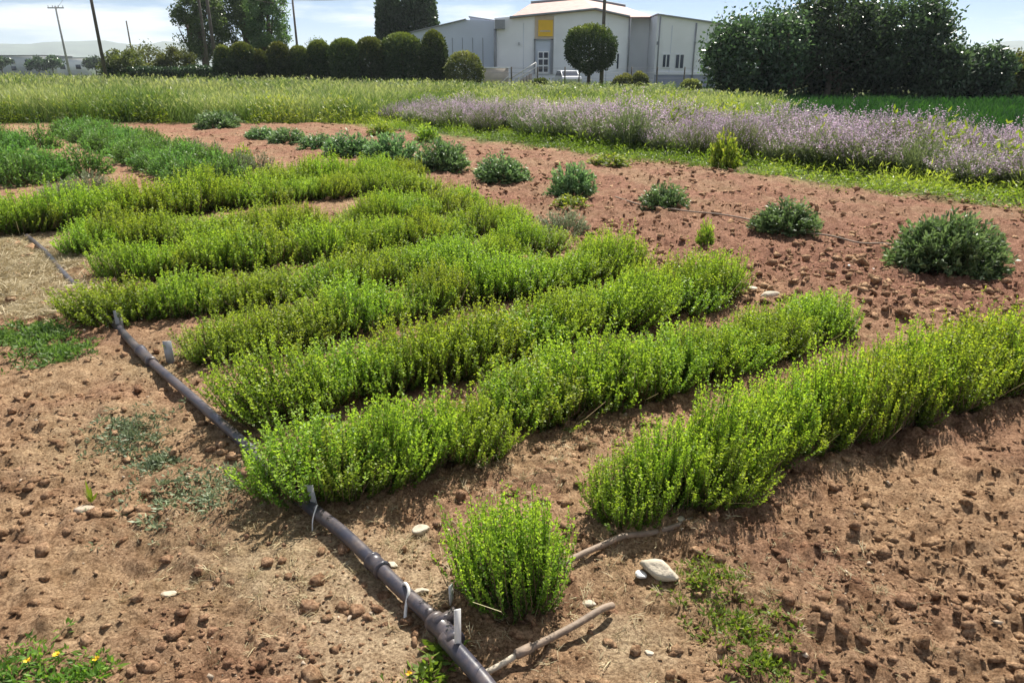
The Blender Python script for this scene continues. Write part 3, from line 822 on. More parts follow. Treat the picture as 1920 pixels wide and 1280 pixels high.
stone(1262, 470, .02, (1, 1, .7), 'white pebble on tilled soil above the broken stone', 906, mat=M_WHITE)
stone(1485, 468, .03, (1.3, .8, .6), 'flat white stone on the tilled soil left of the largest sage', 907, mat=M_WHITE)
stone(1440, 472, .018, (1, 1, .7), 'white pebble left of the flat white stone by the largest sage', 908, mat=M_WHITE)
stone(690, 935, .035, (1, .8, .8), 'pointed tan stone in the bare soil right of the pipe', 909)
stone(640, 995, .022, (1.1, .8, .6), 'tan stone touching the right side of the pipe', 910)
stone(690, 1040, .02, (1.4, .8, .6), 'flat pale stone midway between pipe and lone thyme clump', 911)
stone(525, 730, .035, (1.2, .8, .6), 'whitish stone in the gap between the second and third rows', 912, mat=M_WHITE)
stone(100, 895, .032, (1.2, .9, .8), 'brown stone beside the tiny sprout on the path', 913, mat=M_PEB)
stone(250, 1048, .02, (1.3, .9, .7), 'pale stone at the edge of the dug hollow', 914)
stone(1090, 1145 , .012, (1.2, .9, .7), 'small tan pebble below the dry hose', 915)
stone(1160, 1238, .03, (.7, 1.6, .5), 'white shard at the bottom edge right of the hose', 916, mat=M_WHITE)
stone(985, 1062, .018, (1.3, .9, .7), 'tan pebble between the lone clump and the large stone', 917)
stone(1395, 640, .03, (1.2, .9, .6), 'pale stone on the bare soil at the right end of the second row', 918)

# tiny sprout
x, y = G(112, 882)
V_, F_, A_ = leafquads(np.array([[0, 0, 0.0]] * 7), np.array([[.15, 0, 1], [-.25, 0, 1], [0, .3, .9], [.4, .2, .6], [-.4, .1, .6], [.1, -.4, .7], [-.05, 0.05, 1.2]]), np.array([.09, .07, .06, .05, .05, .05, .10]), .012, np.full(7, .6))
tag(link('sprout', mkmesh('sprout', V_, F_, [M_WEED], attrs={'v': A_}), None, (x, y, hz(x, y))), 'tiny green sprout standing alone on the path left of the pipe', 'weed')

# ------------------------------------------------------------------ tubes
def tube(pts, rad, n=12, cap=True, sub=1):
    """swept tube through points; rad scalar or list. returns V,F(quads)"""
    P = [Vector(p) for p in pts]
    if sub > 1:
        Q = []
        for i in range(len(P) - 1):
            p0 = P[max(i - 1, 0)]; p1 = P[i]; p2 = P[i + 1]; p3 = P[min(i + 2, len(P) - 1)]
            for k in range(sub):
                t = k / sub
                Q.append(0.5 * ((2 * p1) + (p2 - p0) * t + (2 * p0 - 5 * p1 + 4 * p2 - p3) * t * t + (-p0 + 3 * p1 - 3 * p2 + p3) * t ** 3))
        Q.append(P[-1])
        if not np.isscalar(rad):
            rad = list(np.interp(np.linspace(0, len(P) - 1, len(Q)), range(len(P)), rad))
        P = Q
    m = len(P)
    rads = [rad] * m if np.isscalar(rad) else list(rad)
    Vv, Ff = [], []
    up = Vector((0, 0, 1))
    for i, p in enumerate(P):
        d = (P[min(i + 1, m - 1)] - P[max(i - 1, 0)]).normalized()
        ref = up if abs(d.dot(up)) < .95 else Vector((1, 0, 0))
        s = d.cross(ref).normalized(); u = s.cross(d).normalized()
        for k in range(n):
            a = 2 * math.pi * k / n
            Vv.append(tuple(p + (s * math.cos(a) + u * math.sin(a)) * rads[i]))
    for i in range(m - 1):
        for k in range(n):
            Ff.append((i * n + k, i * n + (k + 1) % n, (i + 1) * n + (k + 1) % n, (i + 1) * n + k))
    if cap:
        for i in (0, m - 1):
            c = len(Vv); Vv.append(tuple(P[i]))
            for k in range(0, n, 2):
                q = (c, i * n + k, i * n + (k + 1) % n, i * n + (k + 2) % n)
                Ff.append(q if i else q[::-1])
    return np.array(Vv), np.array(Ff)

def tmesh(name, lst, mat, smooth=True):
    parts = [(v, f, np.zeros(len(v)), 0) for v, f in lst]
    V_, F_, A_, _ = join(parts)
    return mkmesh(name, V_, F_, [mat], smooth=smooth)

def boxvf(cx, cy, cz, sx, sy, sz, rz=0):
    v = np.array([[i, j, k] for i in (-.5, .5) for j in (-.5, .5) for k in (-.5, .5)]) * np.array([sx, sy, sz])
    c, s = math.cos(rz), math.sin(rz)
    v = v @ np.array([[c, s, 0], [-s, c, 0], [0, 0, 1]]) + np.array([cx, cy, cz])
    f = np.array([(0, 1, 3, 2), (4, 6, 7, 5), (0, 4, 5, 1), (2, 3, 7, 6), (0, 2, 6, 4), (1, 5, 7, 3)])
    return v, f

# ------------------------------------------------------------------ main pipe
def gp(px, py, up=0.03):
    x, y = G(px, py); return (x, y, up)
PR = .0235
pipe = empty('irrigation_pipe', gp(735, 1145, 0), 0, 'long black plastic irrigation pipe laid along the left ends of the thyme rows', 'pipe')
o0 = Vector(pipe.location)
def rel(pts): return [Vector(p) - o0 for p in pts]
near = [gp(905, 1365, .04), gp(850, 1283, .042), gp(790, 1205, .045), gp(733, 1142, .05)]
far = [gp(712, 1108, .05), gp(660, 1058, .047), gp(618, 1017, .05), gp(560, 962, .055), gp(505, 915, .05), gp(440, 855, .035), gp(385, 795, .04), gp(325, 742, .045), gp(275, 698, .05), gp(215, 645, .05), gp(180, 607, .045), gp(150, 573, .04), gp(110, 535, .03), gp(95, 518, .035), gp(60, 482, .04), gp(35, 450, .03), gp(0, 418, .02)]
link('pipe_length', tmesh('pipe_length', [tube(rel(near), PR, 20, sub=5)], M_PIPE), pipe)
link('pipe_length', tmesh('pipe_length', [tube(rel(far), PR * .95, 20, sub=5)], M_PIPE), pipe)
def sleeve(p, q, r0, name, ribs=True, mat=M_PIPE):
    p, q = Vector(p) - o0, Vector(q) - o0
    L_ = [tube([p, p.lerp(q, .12), p.lerp(q, .14), p.lerp(q, .86), p.lerp(q, .88), q], [r0 * 1.12, r0 * 1.12, r0, r0, r0 * 1.12, r0 * 1.12], 20)]
    return link(name, tmesh(name, L_, mat), pipe)
sleeve(gp(714, 1112, .05), gp(752, 1152, .05)[:3], PR * 1.2, 'tee_fitting')
sleeve(gp(625, 1023, .05), gp(606, 1005, .05), PR * 1.15, 'coupling')
sleeve(gp(222, 652, .05), gp(200, 628, .05), PR * 1.2, 'coupling')
sleeve(gp(402, 812, .04), gp(392, 803, .04), PR * 1.1, 'coupling')
br = [gp(722, 1124, .05), gp(735, 1112, .055), gp(752, 1098, .05)]
link('branch_outlet', tmesh('branch_outlet', [tube(rel(br), PR * .62, 16, sub=3), tube([Vector(br[0]).lerp(Vector(br[2]), .6) - o0, Vector(br[2]) - o0], PR * .8, 16)], M_PIPE), pipe)
v1, f1 = boxvf(*(Vector(gp(735, 1116, .06)) - o0), .075, .018, .04, rz=.75)
link('valve_handle', tmesh('valve_handle', [(v1, f1)], M_PIPE, False), pipe)

def stake(px, py, h, wd, mat, label, rz, lean=(0, 0)):
    x, y = G(px, py); z = hz(x, y)
    v, f = boxvf(0, 0, h / 2 - .02, wd, .004, h + .04, 0)
    v[v[:, 2] > 0] += np.array([lean[0], lean[1], 0])
    v2, f2 = boxvf(lean[0], lean[1] - .004, h * .8, wd * 1.0, .005, h * .35, 0)
    o = link('plant_stake', tmesh('plant_stake', [(v, f)], mat, False), None, (x, y, z), rz)
    return tag(o, label, 'stake', 'plant label stakes at the row ends')
stake(755, 1163, .175, .018, M_WHITE, 'white plastic plant stake at the tee fitting before the lone thyme clump', .3, (.004, 0))
stake(509, 908, .105, .022, M_GPL, 'slanted grey plant stake in front of the second thyme row', .2, (-.014, 0))
stake(252, 640, .13, .045, M_GPL, 'broad grey plant stake at the left end of the fourth thyme row', .1)
stake(165, 585, .13, .04, M_GPL, 'grey plant stake in shade at the far pipe end', .4)
# little white tag on the lone clump's left edge
stake(744, 1062, .07, .02, M_WHITE, 'short pale stake half hidden left of the lone thyme clump', 1.1)

# twine loop over the pipe
q = gp(667, 1062, .055)
tw = [(q[0] - .02, q[1] + .02, .03), (q[0] - .006, q[1] + .01, .075), (q[0] + .01, q[1] - .022, .075), (q[0] + .004, q[1] - .05, .04), (q[0] + .003, q[1] - .075, .01)]
tag(link('twine', tmesh('twine', [tube(tw, .005, 8, sub=6)], M_WHITE)), 'pale flat twine looped over the pipe left of the tee fitting', 'string')
q = gp(512, 922, .055)
tw = [(q[0] - .01, q[1] + .03, .05), (q[0], q[1], .085), (q[0] - .01, q[1] - .03, .05), (q[0] - .012, q[1] - .045, .01)]
tag(link('twine', tmesh('twine', [tube(tw, .0025, 8, sub=5)], M_WHITE)), 'thin pale string tied round the pipe below the slanted grey stake', 'string')

# dry hose with sleeve
h1 = [gp(1025, 1078, .035), gp(1005, 1092, .05), (gp(960, 1120, .05)), gp(905, 1147, .045), gp(868, 1162, .04)]
hose = empty('dripper_hose', gp(940, 1130, 0), 0, 'short curved dusty brown hose lying on the soil right of the tee fitting', 'hose')
o0 = Vector(hose.location)
link('hose_length', tmesh('hose_length', [tube(rel(h1), .0105, 14, sub=6)], M_HOSE), hose)
link('hose_sleeve', tmesh('hose_sleeve', [tube(rel([gp(885, 1155, .042), gp(858, 1166, .038), gp(855, 1167, .038)]), [.0135, .014, .011], 14)], M_HOSE), hose)
link('hose_tail', tmesh('hose_tail', [tube(rel([gp(858, 1166, .035), gp(830, 1178, .025), gp(805, 1188, .018), gp(790, 1186, .012)]), [.009, .008, .009, .006], 12, sub=4)], M_STRAW if False else M_STONE), hose)
h2 = [gp(930, 1010, .035), gp(970, 990, .04), gp(1010, 970, .035), gp(1045, 955, .035), gp(1100, 942, .02), gp(1150, 930, .03), gp(1200, 905, .02), gp(1290, 870, .02)]
tag(link('drip_line', tmesh('drip_line', [tube(h2, .0105, 12, sub=5)], M_HOSE)), 'dusty drip line running under the nearest long thyme row', 'hose')
dl = []
for i, (px, py) in enumerate([(1030, 358), (1075, 368), (1118, 378), (1165, 383), (1210, 388), (1265, 397), (1328, 415), (1400, 425), (1460, 434), (1510, 440), (1600, 470)]):
    x, y = G(px, py); dl.append((x, y, max(hz(x, y), hz(x + .1, y), hz(x - .1, y)) + .03))
tag(link('drip_line', tmesh('drip_line', [tube(dl, .008, 10, sub=6)], M_HOSE)), 'thin dusty drip line running between the spaced sage mounds', 'hose')
# yellow flowers on the path edge
for (px, py, lb) in [(670, 1196, 'single small yellow flower on the soil left of the pipe'), (128, 1185, 'yellow flower rightmost in the corner weed patch at the bottom left'), (60, 1180, 'yellow flower in the middle of the bottom left corner weeds'), (10, 1190, 'yellow flower at the very left of the corner weeds')]:
    x, y = G(px, py)
    e = empty('yellow_flower', (x, y, hz(x, y)), 0, lb, 'flower')
    V_, F_, A_ = leafquads(np.array([[0, 0, .03]] * 9), np.array([[math.cos(a), math.sin(a), .35] for a in np.linspace(0, 5.6, 9)]), .011, .007, np.full(9, .5))
    link('petals', mkmesh('petals', V_, F_, [M_YFL]), e)
    link('stem', tmesh('stem', [tube([(0, 0, -.01), (.002, 0, .015), (0, 0, .03)], .0012, 6)], M_ORE), e)

# ------------------------------------------------------------------ trees
def crown_pts(r, n, ax, clumps, cr_, shape='ell', low=0.0):
    """leaf positions gathered into clumps on an uneven ellipsoid / dome"""
    d = r.normal(size=(clumps, 3)); d /= np.linalg.norm(d, axis=1, keepdims=True)
    if low is not None: d[:, 2] = np.where(d[:, 2] < -low, -d[:, 2] * .5, d[:, 2])
    rad = r.uniform(.45, 1.0, clumps) ** .6
    C = d * rad[:, None] * np.array(ax)
    k = r.integers(0, clumps, n)
    q = r.normal(size=(n, 3)); q /= np.linalg.norm(q, axis=1, keepdims=True)
    q *= (r.uniform(0, 1, n) ** .45)[:, None] * cr_ * r.uniform(.6, 1.3, clumps)[k][:, None]
    return C[k] + q, q

def tree(name, pos, H, W, trunk_h, mat, label, cat, seed, n=9000, leaf=.16, clumps=110, cr_=None, group=None, low=.3, D=None, lit_top=0.5, stems=1):
    r = np.random.default_rng(seed)
    e = empty(name, pos, 0, label, cat, group)
    D = D or W
    ax = (W / 2 * .86, D / 2 * .86, (H - trunk_h) / 2 * .9)
    cr_ = cr_ or W * .13
    P, q = crown_pts(r, n, ax, clumps, cr_, low=low if low is not None else None)
    P[:, 2] += (H + trunk_h) / 2
    P[:, 2] = np.where(P[:, 2] < .1, .1 + np.abs(P[:, 2]) % 1.2, P[:, 2]); n = len(P)
    v = np.clip(.2 + .45 * (P[:, 2] / H) * lit_top + .5 * (vn(P[:, 0] * 1.3 + 9, P[:, 2] * 1.6 + P[:, 1], seed) - .4) + r.normal(0, .16, n), 0, 1)  # higher leaves painted lighter, as if the sun caught the treetop
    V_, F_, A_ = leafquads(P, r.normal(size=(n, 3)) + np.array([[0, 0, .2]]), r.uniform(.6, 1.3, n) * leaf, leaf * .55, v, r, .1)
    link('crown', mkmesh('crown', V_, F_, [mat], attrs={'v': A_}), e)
    tubes = []
    for s in range(stems):
        bx, by = (r.normal(0, .15 * W, 2) if stems > 1 else (0, 0))
        top = Vector((bx * 1.2 + r.normal(0, .1), by + r.normal(0, .1), H * (.75 if H < 8 else .6)))
        tubes.append(tube([(bx, by, -.1), (bx * 1.1 + .05, by, H * .3), tuple(top)], [H * .028 + .03, H * .02 + .02, .03], 10, sub=3))
        for k in range(7):
            a = r.uniform(0, 6.28); z0 = H * r.uniform(.2, .6) if trunk_h > .3 else H * r.uniform(.1, .5)
            ln = W * .3 * r.uniform(.6, 1)
            tubes.append(tube([(bx, by, z0), (bx + math.cos(a) * ln * .5, by + math.sin(a) * ln * .5 * D / W, z0 + H * .1), (bx + math.cos(a) * ln, by + math.sin(a) * ln * D / W, z0 + H * .25)], [H * .012 + .015, H * .008 + .01, .012], 6, sub=2))
    link('trunk', tmesh('trunk', tubes, M_BARK), e)
    return e

def pxm(Yd):  # metres per sketch unit at that distance, at eye level
    return Yd * math.cos(PITCH) / F0
# dark trees, right
for (cx, top, wpx, base, Yd, lb, sd_) in [
        (1275, 22, 185, 180, 37.0, 'dark broadleaf tree nearest the white building, left end of the dark group', 31),
        (1395, -6, 200, 180, 38.5, 'tall dark broadleaf tree in the middle of the dark group', 32),
        (1515, -2, 190, 181, 38.0, 'dark tree right of the middle of the dark group', 33),
        (1600, 82, 90, 182, 35.5, 'low dark shrub between the tall dark trees and the right end', 35),
        (1665, 84, 120, 182, 36.5, 'smaller loose dark tree at the right end of the group', 34),
        (1755, 95, 110, 182, 37.0, 'small green tree at the right edge beyond the dark group', 36)]:
    m = pxm(Yd); x_, _, _ = AT(cx, 150, Yd)
    Ht = 1.5 + (124 - top) * m
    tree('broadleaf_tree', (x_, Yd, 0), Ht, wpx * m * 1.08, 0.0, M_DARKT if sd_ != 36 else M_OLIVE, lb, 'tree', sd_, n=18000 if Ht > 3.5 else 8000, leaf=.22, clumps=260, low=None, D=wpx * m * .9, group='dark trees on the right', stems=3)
# round clipped tree before the building
Yd = 58; m = pxm(Yd)
def dome(name, cx, top, wpx, Yd, label, cat, seed, base=None, kind='dome', mat=M_HEDGE, leaf=.15, n=7000, group=None, trunk=0.0):
    r = np.random.default_rng(seed); m = pxm(Yd); x_, _, _ = AT(cx, 140, Yd)
    Ht = 1.5 + (124 - top) * m; W = wpx * m
    e = empty(name, (x_, Yd, 0), 0, label, cat, group)
    z0 = trunk
    if kind == 'ball':
        d = r.normal(size=(n, 3)); d /= np.linalg.norm(d, axis=1, keepdims=True)
        bump = 1 + .05 * r.normal(size=n) * (r.uniform(size=n) < .2) + .30 * (vn(d[:, 0] * 3 + seed, d[:, 1] * 3 + d[:, 2] * 3, seed) - .5)
        P = d * np.array([W / 2, W / 2, (Ht - z0) / 2]) * (bump * r.uniform(.82, 1.0, n))[:, None]
        P[:, 2] += (Ht + z0) / 2; N_ = d
    else:
        z = r.uniform(0, 1, n); a = r.uniform(0, 2 * math.pi, n)
        sh = .30 if kind == 'dome' else .55       # height share of the rounded head
        prof = np.where(z < 1 - sh, 1.0, np.sqrt(np.maximum(1 - ((z - 1 + sh) / sh) ** 2, 0)) if kind == 'dome' else np.maximum(1 - ((z - 1 + sh) / sh) ** 1.7, 0) ** .8)
        top_ = r.uniform(size=n) < .22
        rad = np.where(top_, np.sqrt(r.uniform(0, 1, n)), 1 - .16 * r.uniform(0, 1, n) - .6 * (r.uniform(size=n) < .35) * r.uniform(size=n))
        z = np.where(top_, (1 - sh) + sh * np.sqrt(np.maximum(1 - rad ** 2, 0)), z); prof = np.where(top_, 1, prof)
        bump = 1 + .26 * (vn(a * 2.2 + seed, z * 5, seed) - .5) + .08 * r.normal(size=n) * (r.uniform(size=n) < .2)
        P = np.stack([np.cos(a) * W / 2 * prof * rad * bump, np.sin(a) * W / 2 * prof * rad * bump, z0 + z * (Ht - z0)], 1)
        N_ = np.stack([np.cos(a), np.sin(a), .4 + 0 * a], 1)
    v = np.clip(.15 + .75 * np.clip((P[:, 2] - z0) / (Ht - z0), 0, 1) ** 3 + r.normal(0, .13, n), 0, 1)  # sunlit crown top put into the leaf colour by height
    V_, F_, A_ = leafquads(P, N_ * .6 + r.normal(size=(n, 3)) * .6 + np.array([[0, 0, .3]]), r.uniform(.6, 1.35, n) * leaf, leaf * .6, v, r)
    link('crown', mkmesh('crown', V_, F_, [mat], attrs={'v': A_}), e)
    tb = [tube([(0, 0, -.1), (.03, 0, Ht * .35), (0, 0, Ht * .8)], [.16, .12, .05], 10)]
    link('trunk', tmesh('trunk', tb, M_BARK), e)
    return e
dome('clipped_tree', 984, 52, 88, 58, 'round clipped dark tree on a short trunk before the white building', 'tree', 50, kind='ball', leaf=.16, n=16000, trunk=1.3)
HG = 'clipped evergreens in the boundary line'
for i, (cx, top, wp, kd, lb) in enumerate([
        (352, 86, 34, 'ball', 'yellow-topped clipped ball, left end of the clipped evergreens'),
        (383, 82, 34, 'dome', 'rusty-topped clipped dome right of the yellow-topped ball'),
        (412, 92, 26, 'ball', 'loose pale green ball right of the rusty-topped dome'),
        (446, 82, 32, 'dome', 'narrow dark clipped dome left of the thin pole'),
        (480, 88, 32, 'dome', 'dark round-headed evergreen right behind the thin pole'),
        (516, 79, 36, 'dome', 'dark clipped evergreen, first right of the thin pole'),
        (560, 76, 44, 'dome', 'broad dark clipped evergreen, second right of the thin pole'),
        (605, 74, 44, 'dome', 'dark clipped evergreen left of the broadest one'),
        (659, 67, 64, 'dome', 'broadest clipped evergreen with a yellow-green flat top'),
        (715, 63, 44, 'cone', 'pointed dark evergreen at the right end of the clipped line')]):
    dome('clipped_evergreen', cx, top, wp * 1.06, 60 + (i % 3) * .6, lb, 'evergreen', 60 + i, kind=kd, group=HG, n=11000 if wp > 40 else 8500, leaf=.22)
dome('round_bush', 768, 94, 64, 57, 'bright green rounded bush between the clipped line and the building', 'bush', 80, kind='ball', mat=M_OLIVE, n=8000)
for (cx, top, wp, lb, k) in [(1047, 132, 40, 'yellow-green shrub right of the round clipped tree', 81), (900, 138, 30, 'small dark shrub at the foot of the building stairs', 82), (1075, 128, 30, 'dark shrub before the shaded building corner', 83), (1165, 140, 34, 'pale shrub at the building corner beside the dark trees', 84)]:
    dome('shrub', cx, top, wp, 56, lb, 'shrub', k, kind='ball', mat=M_OLIVE if k != 82 else M_HEDGE, n=3500, leaf=.14)
# cypresses behind
for (cx, top, wp, lb, k) in [(641, -6, 46, 'left one of the two tall dark conifers behind the clipped line', 90), (691, -20, 62, 'right, broader one of the two tall dark conifers', 91)]:
    Yd = 88; m = pxm(Yd)
    e = dome('tall_conifer', cx, top, wp, Yd, lb, 'conifer', k, kind='cone', leaf=.36, n=16000, mat=M_DARKT)
# loose light-green trees
for (cx, top, wp, Yd, lb, k, mt, th_) in [
        (318, -25, 90, 76, 'loose grey-green poplar behind the two close poles', 93, M_POPL, 1.5),
        (382, -40, 90, 80, 'tall light green poplar left of centre of the poplar group', 94, M_POPL, 1.5),
        (432, -35, 74, 78, 'light green poplar at the right end of the poplar group', 95, M_POPL, 1.5),
        (175, 92, 76, 62, 'yellow-green rounded shrub tree near the leaning pole', 96, M_OLIVE, .3),
        (215, 80, 80, 66, 'sparse half-bare olive-coloured tree left of the poplars', 97, M_OLIVE, .8),
        (265, 88, 70, 64, 'grey-green bushy tree left of the two close poles', 98, M_OLIVE, .5),
        (510, 66, 55, 95, 'nearly bare tree behind the clipped line', 99, M_GREY, 1.0)]:
    m = pxm(Yd); x_, _, _ = AT(cx, 140, Yd); Ht = 1.5 + (124 - top) * m
    nn = {97: 2600, 99: 1200}.get(k, 15000 if k in (93, 94, 95) else 6000)
    tree('poplar' if k < 96 else 'small_tree', (x_, Yd, 0), Ht, wp * m * 1.1, th_, mt, lb, 'tree', k, n=nn, leaf=.24 if k < 96 else .2, clumps=110 if k < 96 else 60, low=.9, stems=2 if k < 96 else 1)
# dark low hedge
r = np.random.default_rng(5)
xa, xb = AT(138, 140, 61)[0], AT(345, 140, 61)[0]
n = 14000
P = np.stack([r.uniform(xa, xb, n), 61 + r.uniform(-.5, .5, n), r.uniform(0, 1, n) ** .7 * 1], 1)
P[:, 2] *= 1.5 + .35 * vn(P[:, 0] * .7, P[:, 0] * 0, 3)
V_, F_, A_ = leafquads(P, r.normal(size=(n, 3)), r.uniform(.1, .24, n), .1, np.clip(r.normal(.25, .15, n), 0, 1), r)
tag(link('low_hedge', mkmesh('low_hedge', V_, F_, [M_DARKT], attrs={'v': A_})), 'low dark hedge below the shrub trees at left', 'hedge')

# ------------------------------------------------------------------ white building
BY = 75.0; bm_ = pxm(BY)
def wx(px, Yd=BY): return (px - 850) * pxm(Yd)
def wz(py, Yd=BY): return 1.5 + (124 - py) * pxm(Yd) * 1.02
bld = empty('white_building', (0, BY, 0), 0, 'white flat-walled building with low red roof and yellow sign over its door', 'building')
def prism(poly, y0, y1):
    """xz polygon extruded in y (relative to BY) as quads/tri fan -> quads via fan"""
    n = len(poly); v = [(p[0], y0, p[1]) for p in poly] + [(p[0], y1, p[1]) for p in poly]
    f = [(i, (i + 1) % n, n + (i + 1) % n, n + i) for i in range(n)]
    me = bpy.data.meshes.new('p'); me.from_pydata(v, [], [tuple(reversed(range(n))), tuple(range(n, 2 * n))] + [tuple(reversed(q)) for q in f]); me.update(); return me
def bpart(name, poly, y0, y1, mat, parent=bld, label=None):
    me = prism(poly, y0, y1); me.name = name; me.materials.append(mat)
    # normals outward
    import bmesh
    b = bmesh.new(); b.from_mesh(me); bmesh.ops.recalc_face_normals(b, faces=b.faces); b.to_mesh(me); b.free()
    o = link(name, me, parent)
    if label: o['label'] = label
    return o
def rect(px0, py0, px1, py1): return [(wx(px0), wz(py1)), (wx(px1), wz(py1)), (wx(px1), wz(py0)), (wx(px0), wz(py0))]
Z0 = 170
# main block with shallow gable, recessed link, right block, left wing
bpart('main_wall', [(wx(820), -.2), (wx(1050), -.2), (wx(1050), wz(41)), (wx(992), wz(30)), (wx(820), wz(43))], 0, 9, M_WALL)
bpart('link_wall', [(wx(1050.1), -.2), (wx(1094), -.2), (wx(1094), wz(40)), (wx(1050.1), wz(40))], 2.6, 8.5, M_WALL, label='recessed shaded wall between the two blocks')
bpart('right_wall', [(wx(1094.2), -.2), (wx(1202), -.2), (wx(1202), wz(54)), (wx(1094.2), wz(40))], -1.5, 8, M_WALL)
bpart('left_wall', [(wx(672), -.2), (wx(819.8), -.2), (wx(819.8), wz(46)), (wx(769), wz(43.5)), (wx(672), wz(64))], 2.0, 12, M_METALW, label='pale blue-grey lower wing')
bpart('upper_wall', [(wx(769), wz(44)), (wx(845), wz(44)), (wx(845), wz(42)), (wx(769), wz(31.5))], 9.2, 13, M_METALW)
bpart('upper_roof_edge', [(wx(767), wz(31.4)), (wx(846), wz(41.8)), (wx(846), wz(40.2)), (wx(767), wz(29.8))], 8.9, 13.2, M_GREYR)
bpart('left_roof_edge', [(wx(670), wz(64)), (wx(769), wz(43.4)), (wx(769), wz(41.8)), (wx(670), wz(62.4))], 1.7, 12.2, M_GREYR)
bpart('right_roof_edge', [(wx(1093), wz(40)), (wx(1204), wz(54)), (wx(1204), wz(52)), (wx(1093), wz(38))], -1.8, 8.2, M_GREYR)
bpart('plinth', [(wx(1095), -.2), (wx(1201), -.2), (wx(1201), wz(131)), (wx(1095), wz(131))], -1.56, -1.503, M_WALLD)
bpart('sill_band', rect(1094, 127, 1202, 131), -1.62, -1.505, M_WALL)
# roof: rises from the front eave to a ridge behind
def poly3(name, pts, mat, parent=bld):
    v = [tuple(p) for p in pts]; n = len(v)
    v2 = [(p[0], p[1], p[2] - .12) for p in v]
    f = [tuple(range(n)), tuple(reversed(range(n, 2 * n)))] + [((i + 1) % n, i, n + i, n + (i + 1) % n) for i in range(n)]
    me = bpy.data.meshes.new(name); me.from_pydata(v + v2, [], f); me.update(); me.materials.append(mat)
    return link(name, me, parent)
roof = empty('roof', (0, 0, 0)); roof.parent = bld
def roofpt(px, py, dy): 
    s = (BY + dy) / BY
    return ((px - 850) * bm_ * s, dy, 1.5 + (124 - py) * bm_ * s * 1.02)
# the two front slopes, split along the gable
for (A, B, C_, D_) in [((846, 42, -.4), (992, 29, -.4), (970, 14, 9), (882, 21, 9)), ((992, 29, -.4), (1052, 41, -.4), (1043, 26, 9), (970, 14, 9))]:
    poly3('roof_slope', [roofpt(*A), roofpt(*B), roofpt(*C_), roofpt(*D_)], M_RED, roof)
poly3('roof_slope', [roofpt(1052, 41, -.4), roofpt(1094, 41, 2.4), roofpt(1070, 34, 9), roofpt(1043, 26, 9)], M_RED, roof)
for (A, B) in [((846, 41.8), (992, 28.8)), ((992, 28.8), (1052, 40.8))]:
    p = roofpt(A[0], A[1], -.45); q = roofpt(B[0], B[1], -.45)
    link('fascia', tmesh('fascia', [tube([p, q], .11, 6)], M_GREYR, False), roof)
p = roofpt(882, 20, 9); q = roofpt(970, 13, 9); s_ = roofpt(1043, 25, 9)
link('ridge', tmesh('ridge', [tube([p, q, s_], .16, 8)], M_GREYR, False), roof)
# seams on the slopes (sheet roofing)
# entrance: surround, sign, recess, door with panes
bpart('sign_surround', rect(889, 40, 925, 75), -.12, -.005, M_TAN)
sg = bpart('sign', rect(895, 46, 920, 71), -.22, -.125, M_YEL, label='yellow square sign board over the entrance')
bpart('sign_bar', rect(898, 62, 916, 64), -.25, -.223, M_TAN, sg)
for (a, b, c_, d_) in [(888, 75, 890.5, 130), (917, 75, 921, 130), (888, 75, 921, 77)]:
    bpart('portal_frame', rect(a, b, c_, d_), -.20, -.01, M_GREYR)
bpart('portal_panel', rect(890.6, 77.1, 916.9, 130), -.06, -.004, M_METALW)
door = bpart('door', rect(895, 94, 914, 130), -.14, -.065, M_WALL)
for i in range(2):
    for j in range(3):
        bpart('pane', rect(896.5 + i * 9, 96 + j * 11, 903.5 + i * 9, 104.5 + j * 11), -.16, -.142, M_GLASS, door)
bpart('corner_pilaster', rect(922, 40, 926, 130), -.16, -.01, M_WALL)
# windows
for (a, b, c_, d_, yb, n) in [(1129, 98, 1144, 123, -1.5, 2), (1107, 98, 1120, 121, -1.5, 2), (1032, 96, 1037, 124, 0, 1)]:
    win = bpart('window', rect(a, b, c_, d_), yb - .08, yb - .004, M_WALL)
    wq = (c_ - a) / n
    for i in range(n):
        bpart('pane', rect(a + i * wq + 1.0, b + 2, a + (i + 1) * wq - 1.0, d_ - 2), yb - .10, yb - .083, M_GLASS, win)
# downpipes, lamps and box
for (px, t_, b_2, yb) in [(1160, 52, 138, -1.5), (1052, 42, 130, -.15), (821, 60, 150, -.2), (1098, 42, 130, -1.7)]:
    link('downpipe', tmesh('downpipe', [tube([(wx(px), yb - .1, wz(t_)), (wx(px), yb - .1, wz(b_2))], .07 if px != 821 else .14, 8)], M_GREYR), bld)
bpart('vent_box', rect(821, 46, 838, 60), -.7, -.02, M_GREYR)
for px in (862, 1096, 1160):
    bpart('wall_lamp', rect(px - .6, 80, px + .6, 85), -.3 if px < 1000 else -1.9, -.02 if px < 1000 else -1.52, M_GREYR)
for k in range(7):
    xq = wx(690 + k * 18)
    link('panel_joint', tmesh('panel_joint', [boxvf(xq, 1.985, 2.2, .06, .02, 4.4)], M_GREYR, False), bld)
for xq, yq, hq in [(wx(870), -.012, 5.6), (wx(1015), -.012, 5.6), (wx(1180), -1.512, 5.0), (wx(1120), -1.512, 5.3)]:
    link('panel_joint', tmesh('panel_joint', [boxvf(xq, yq, hq / 2, .035, .02, hq)], M_METALW, False), bld)
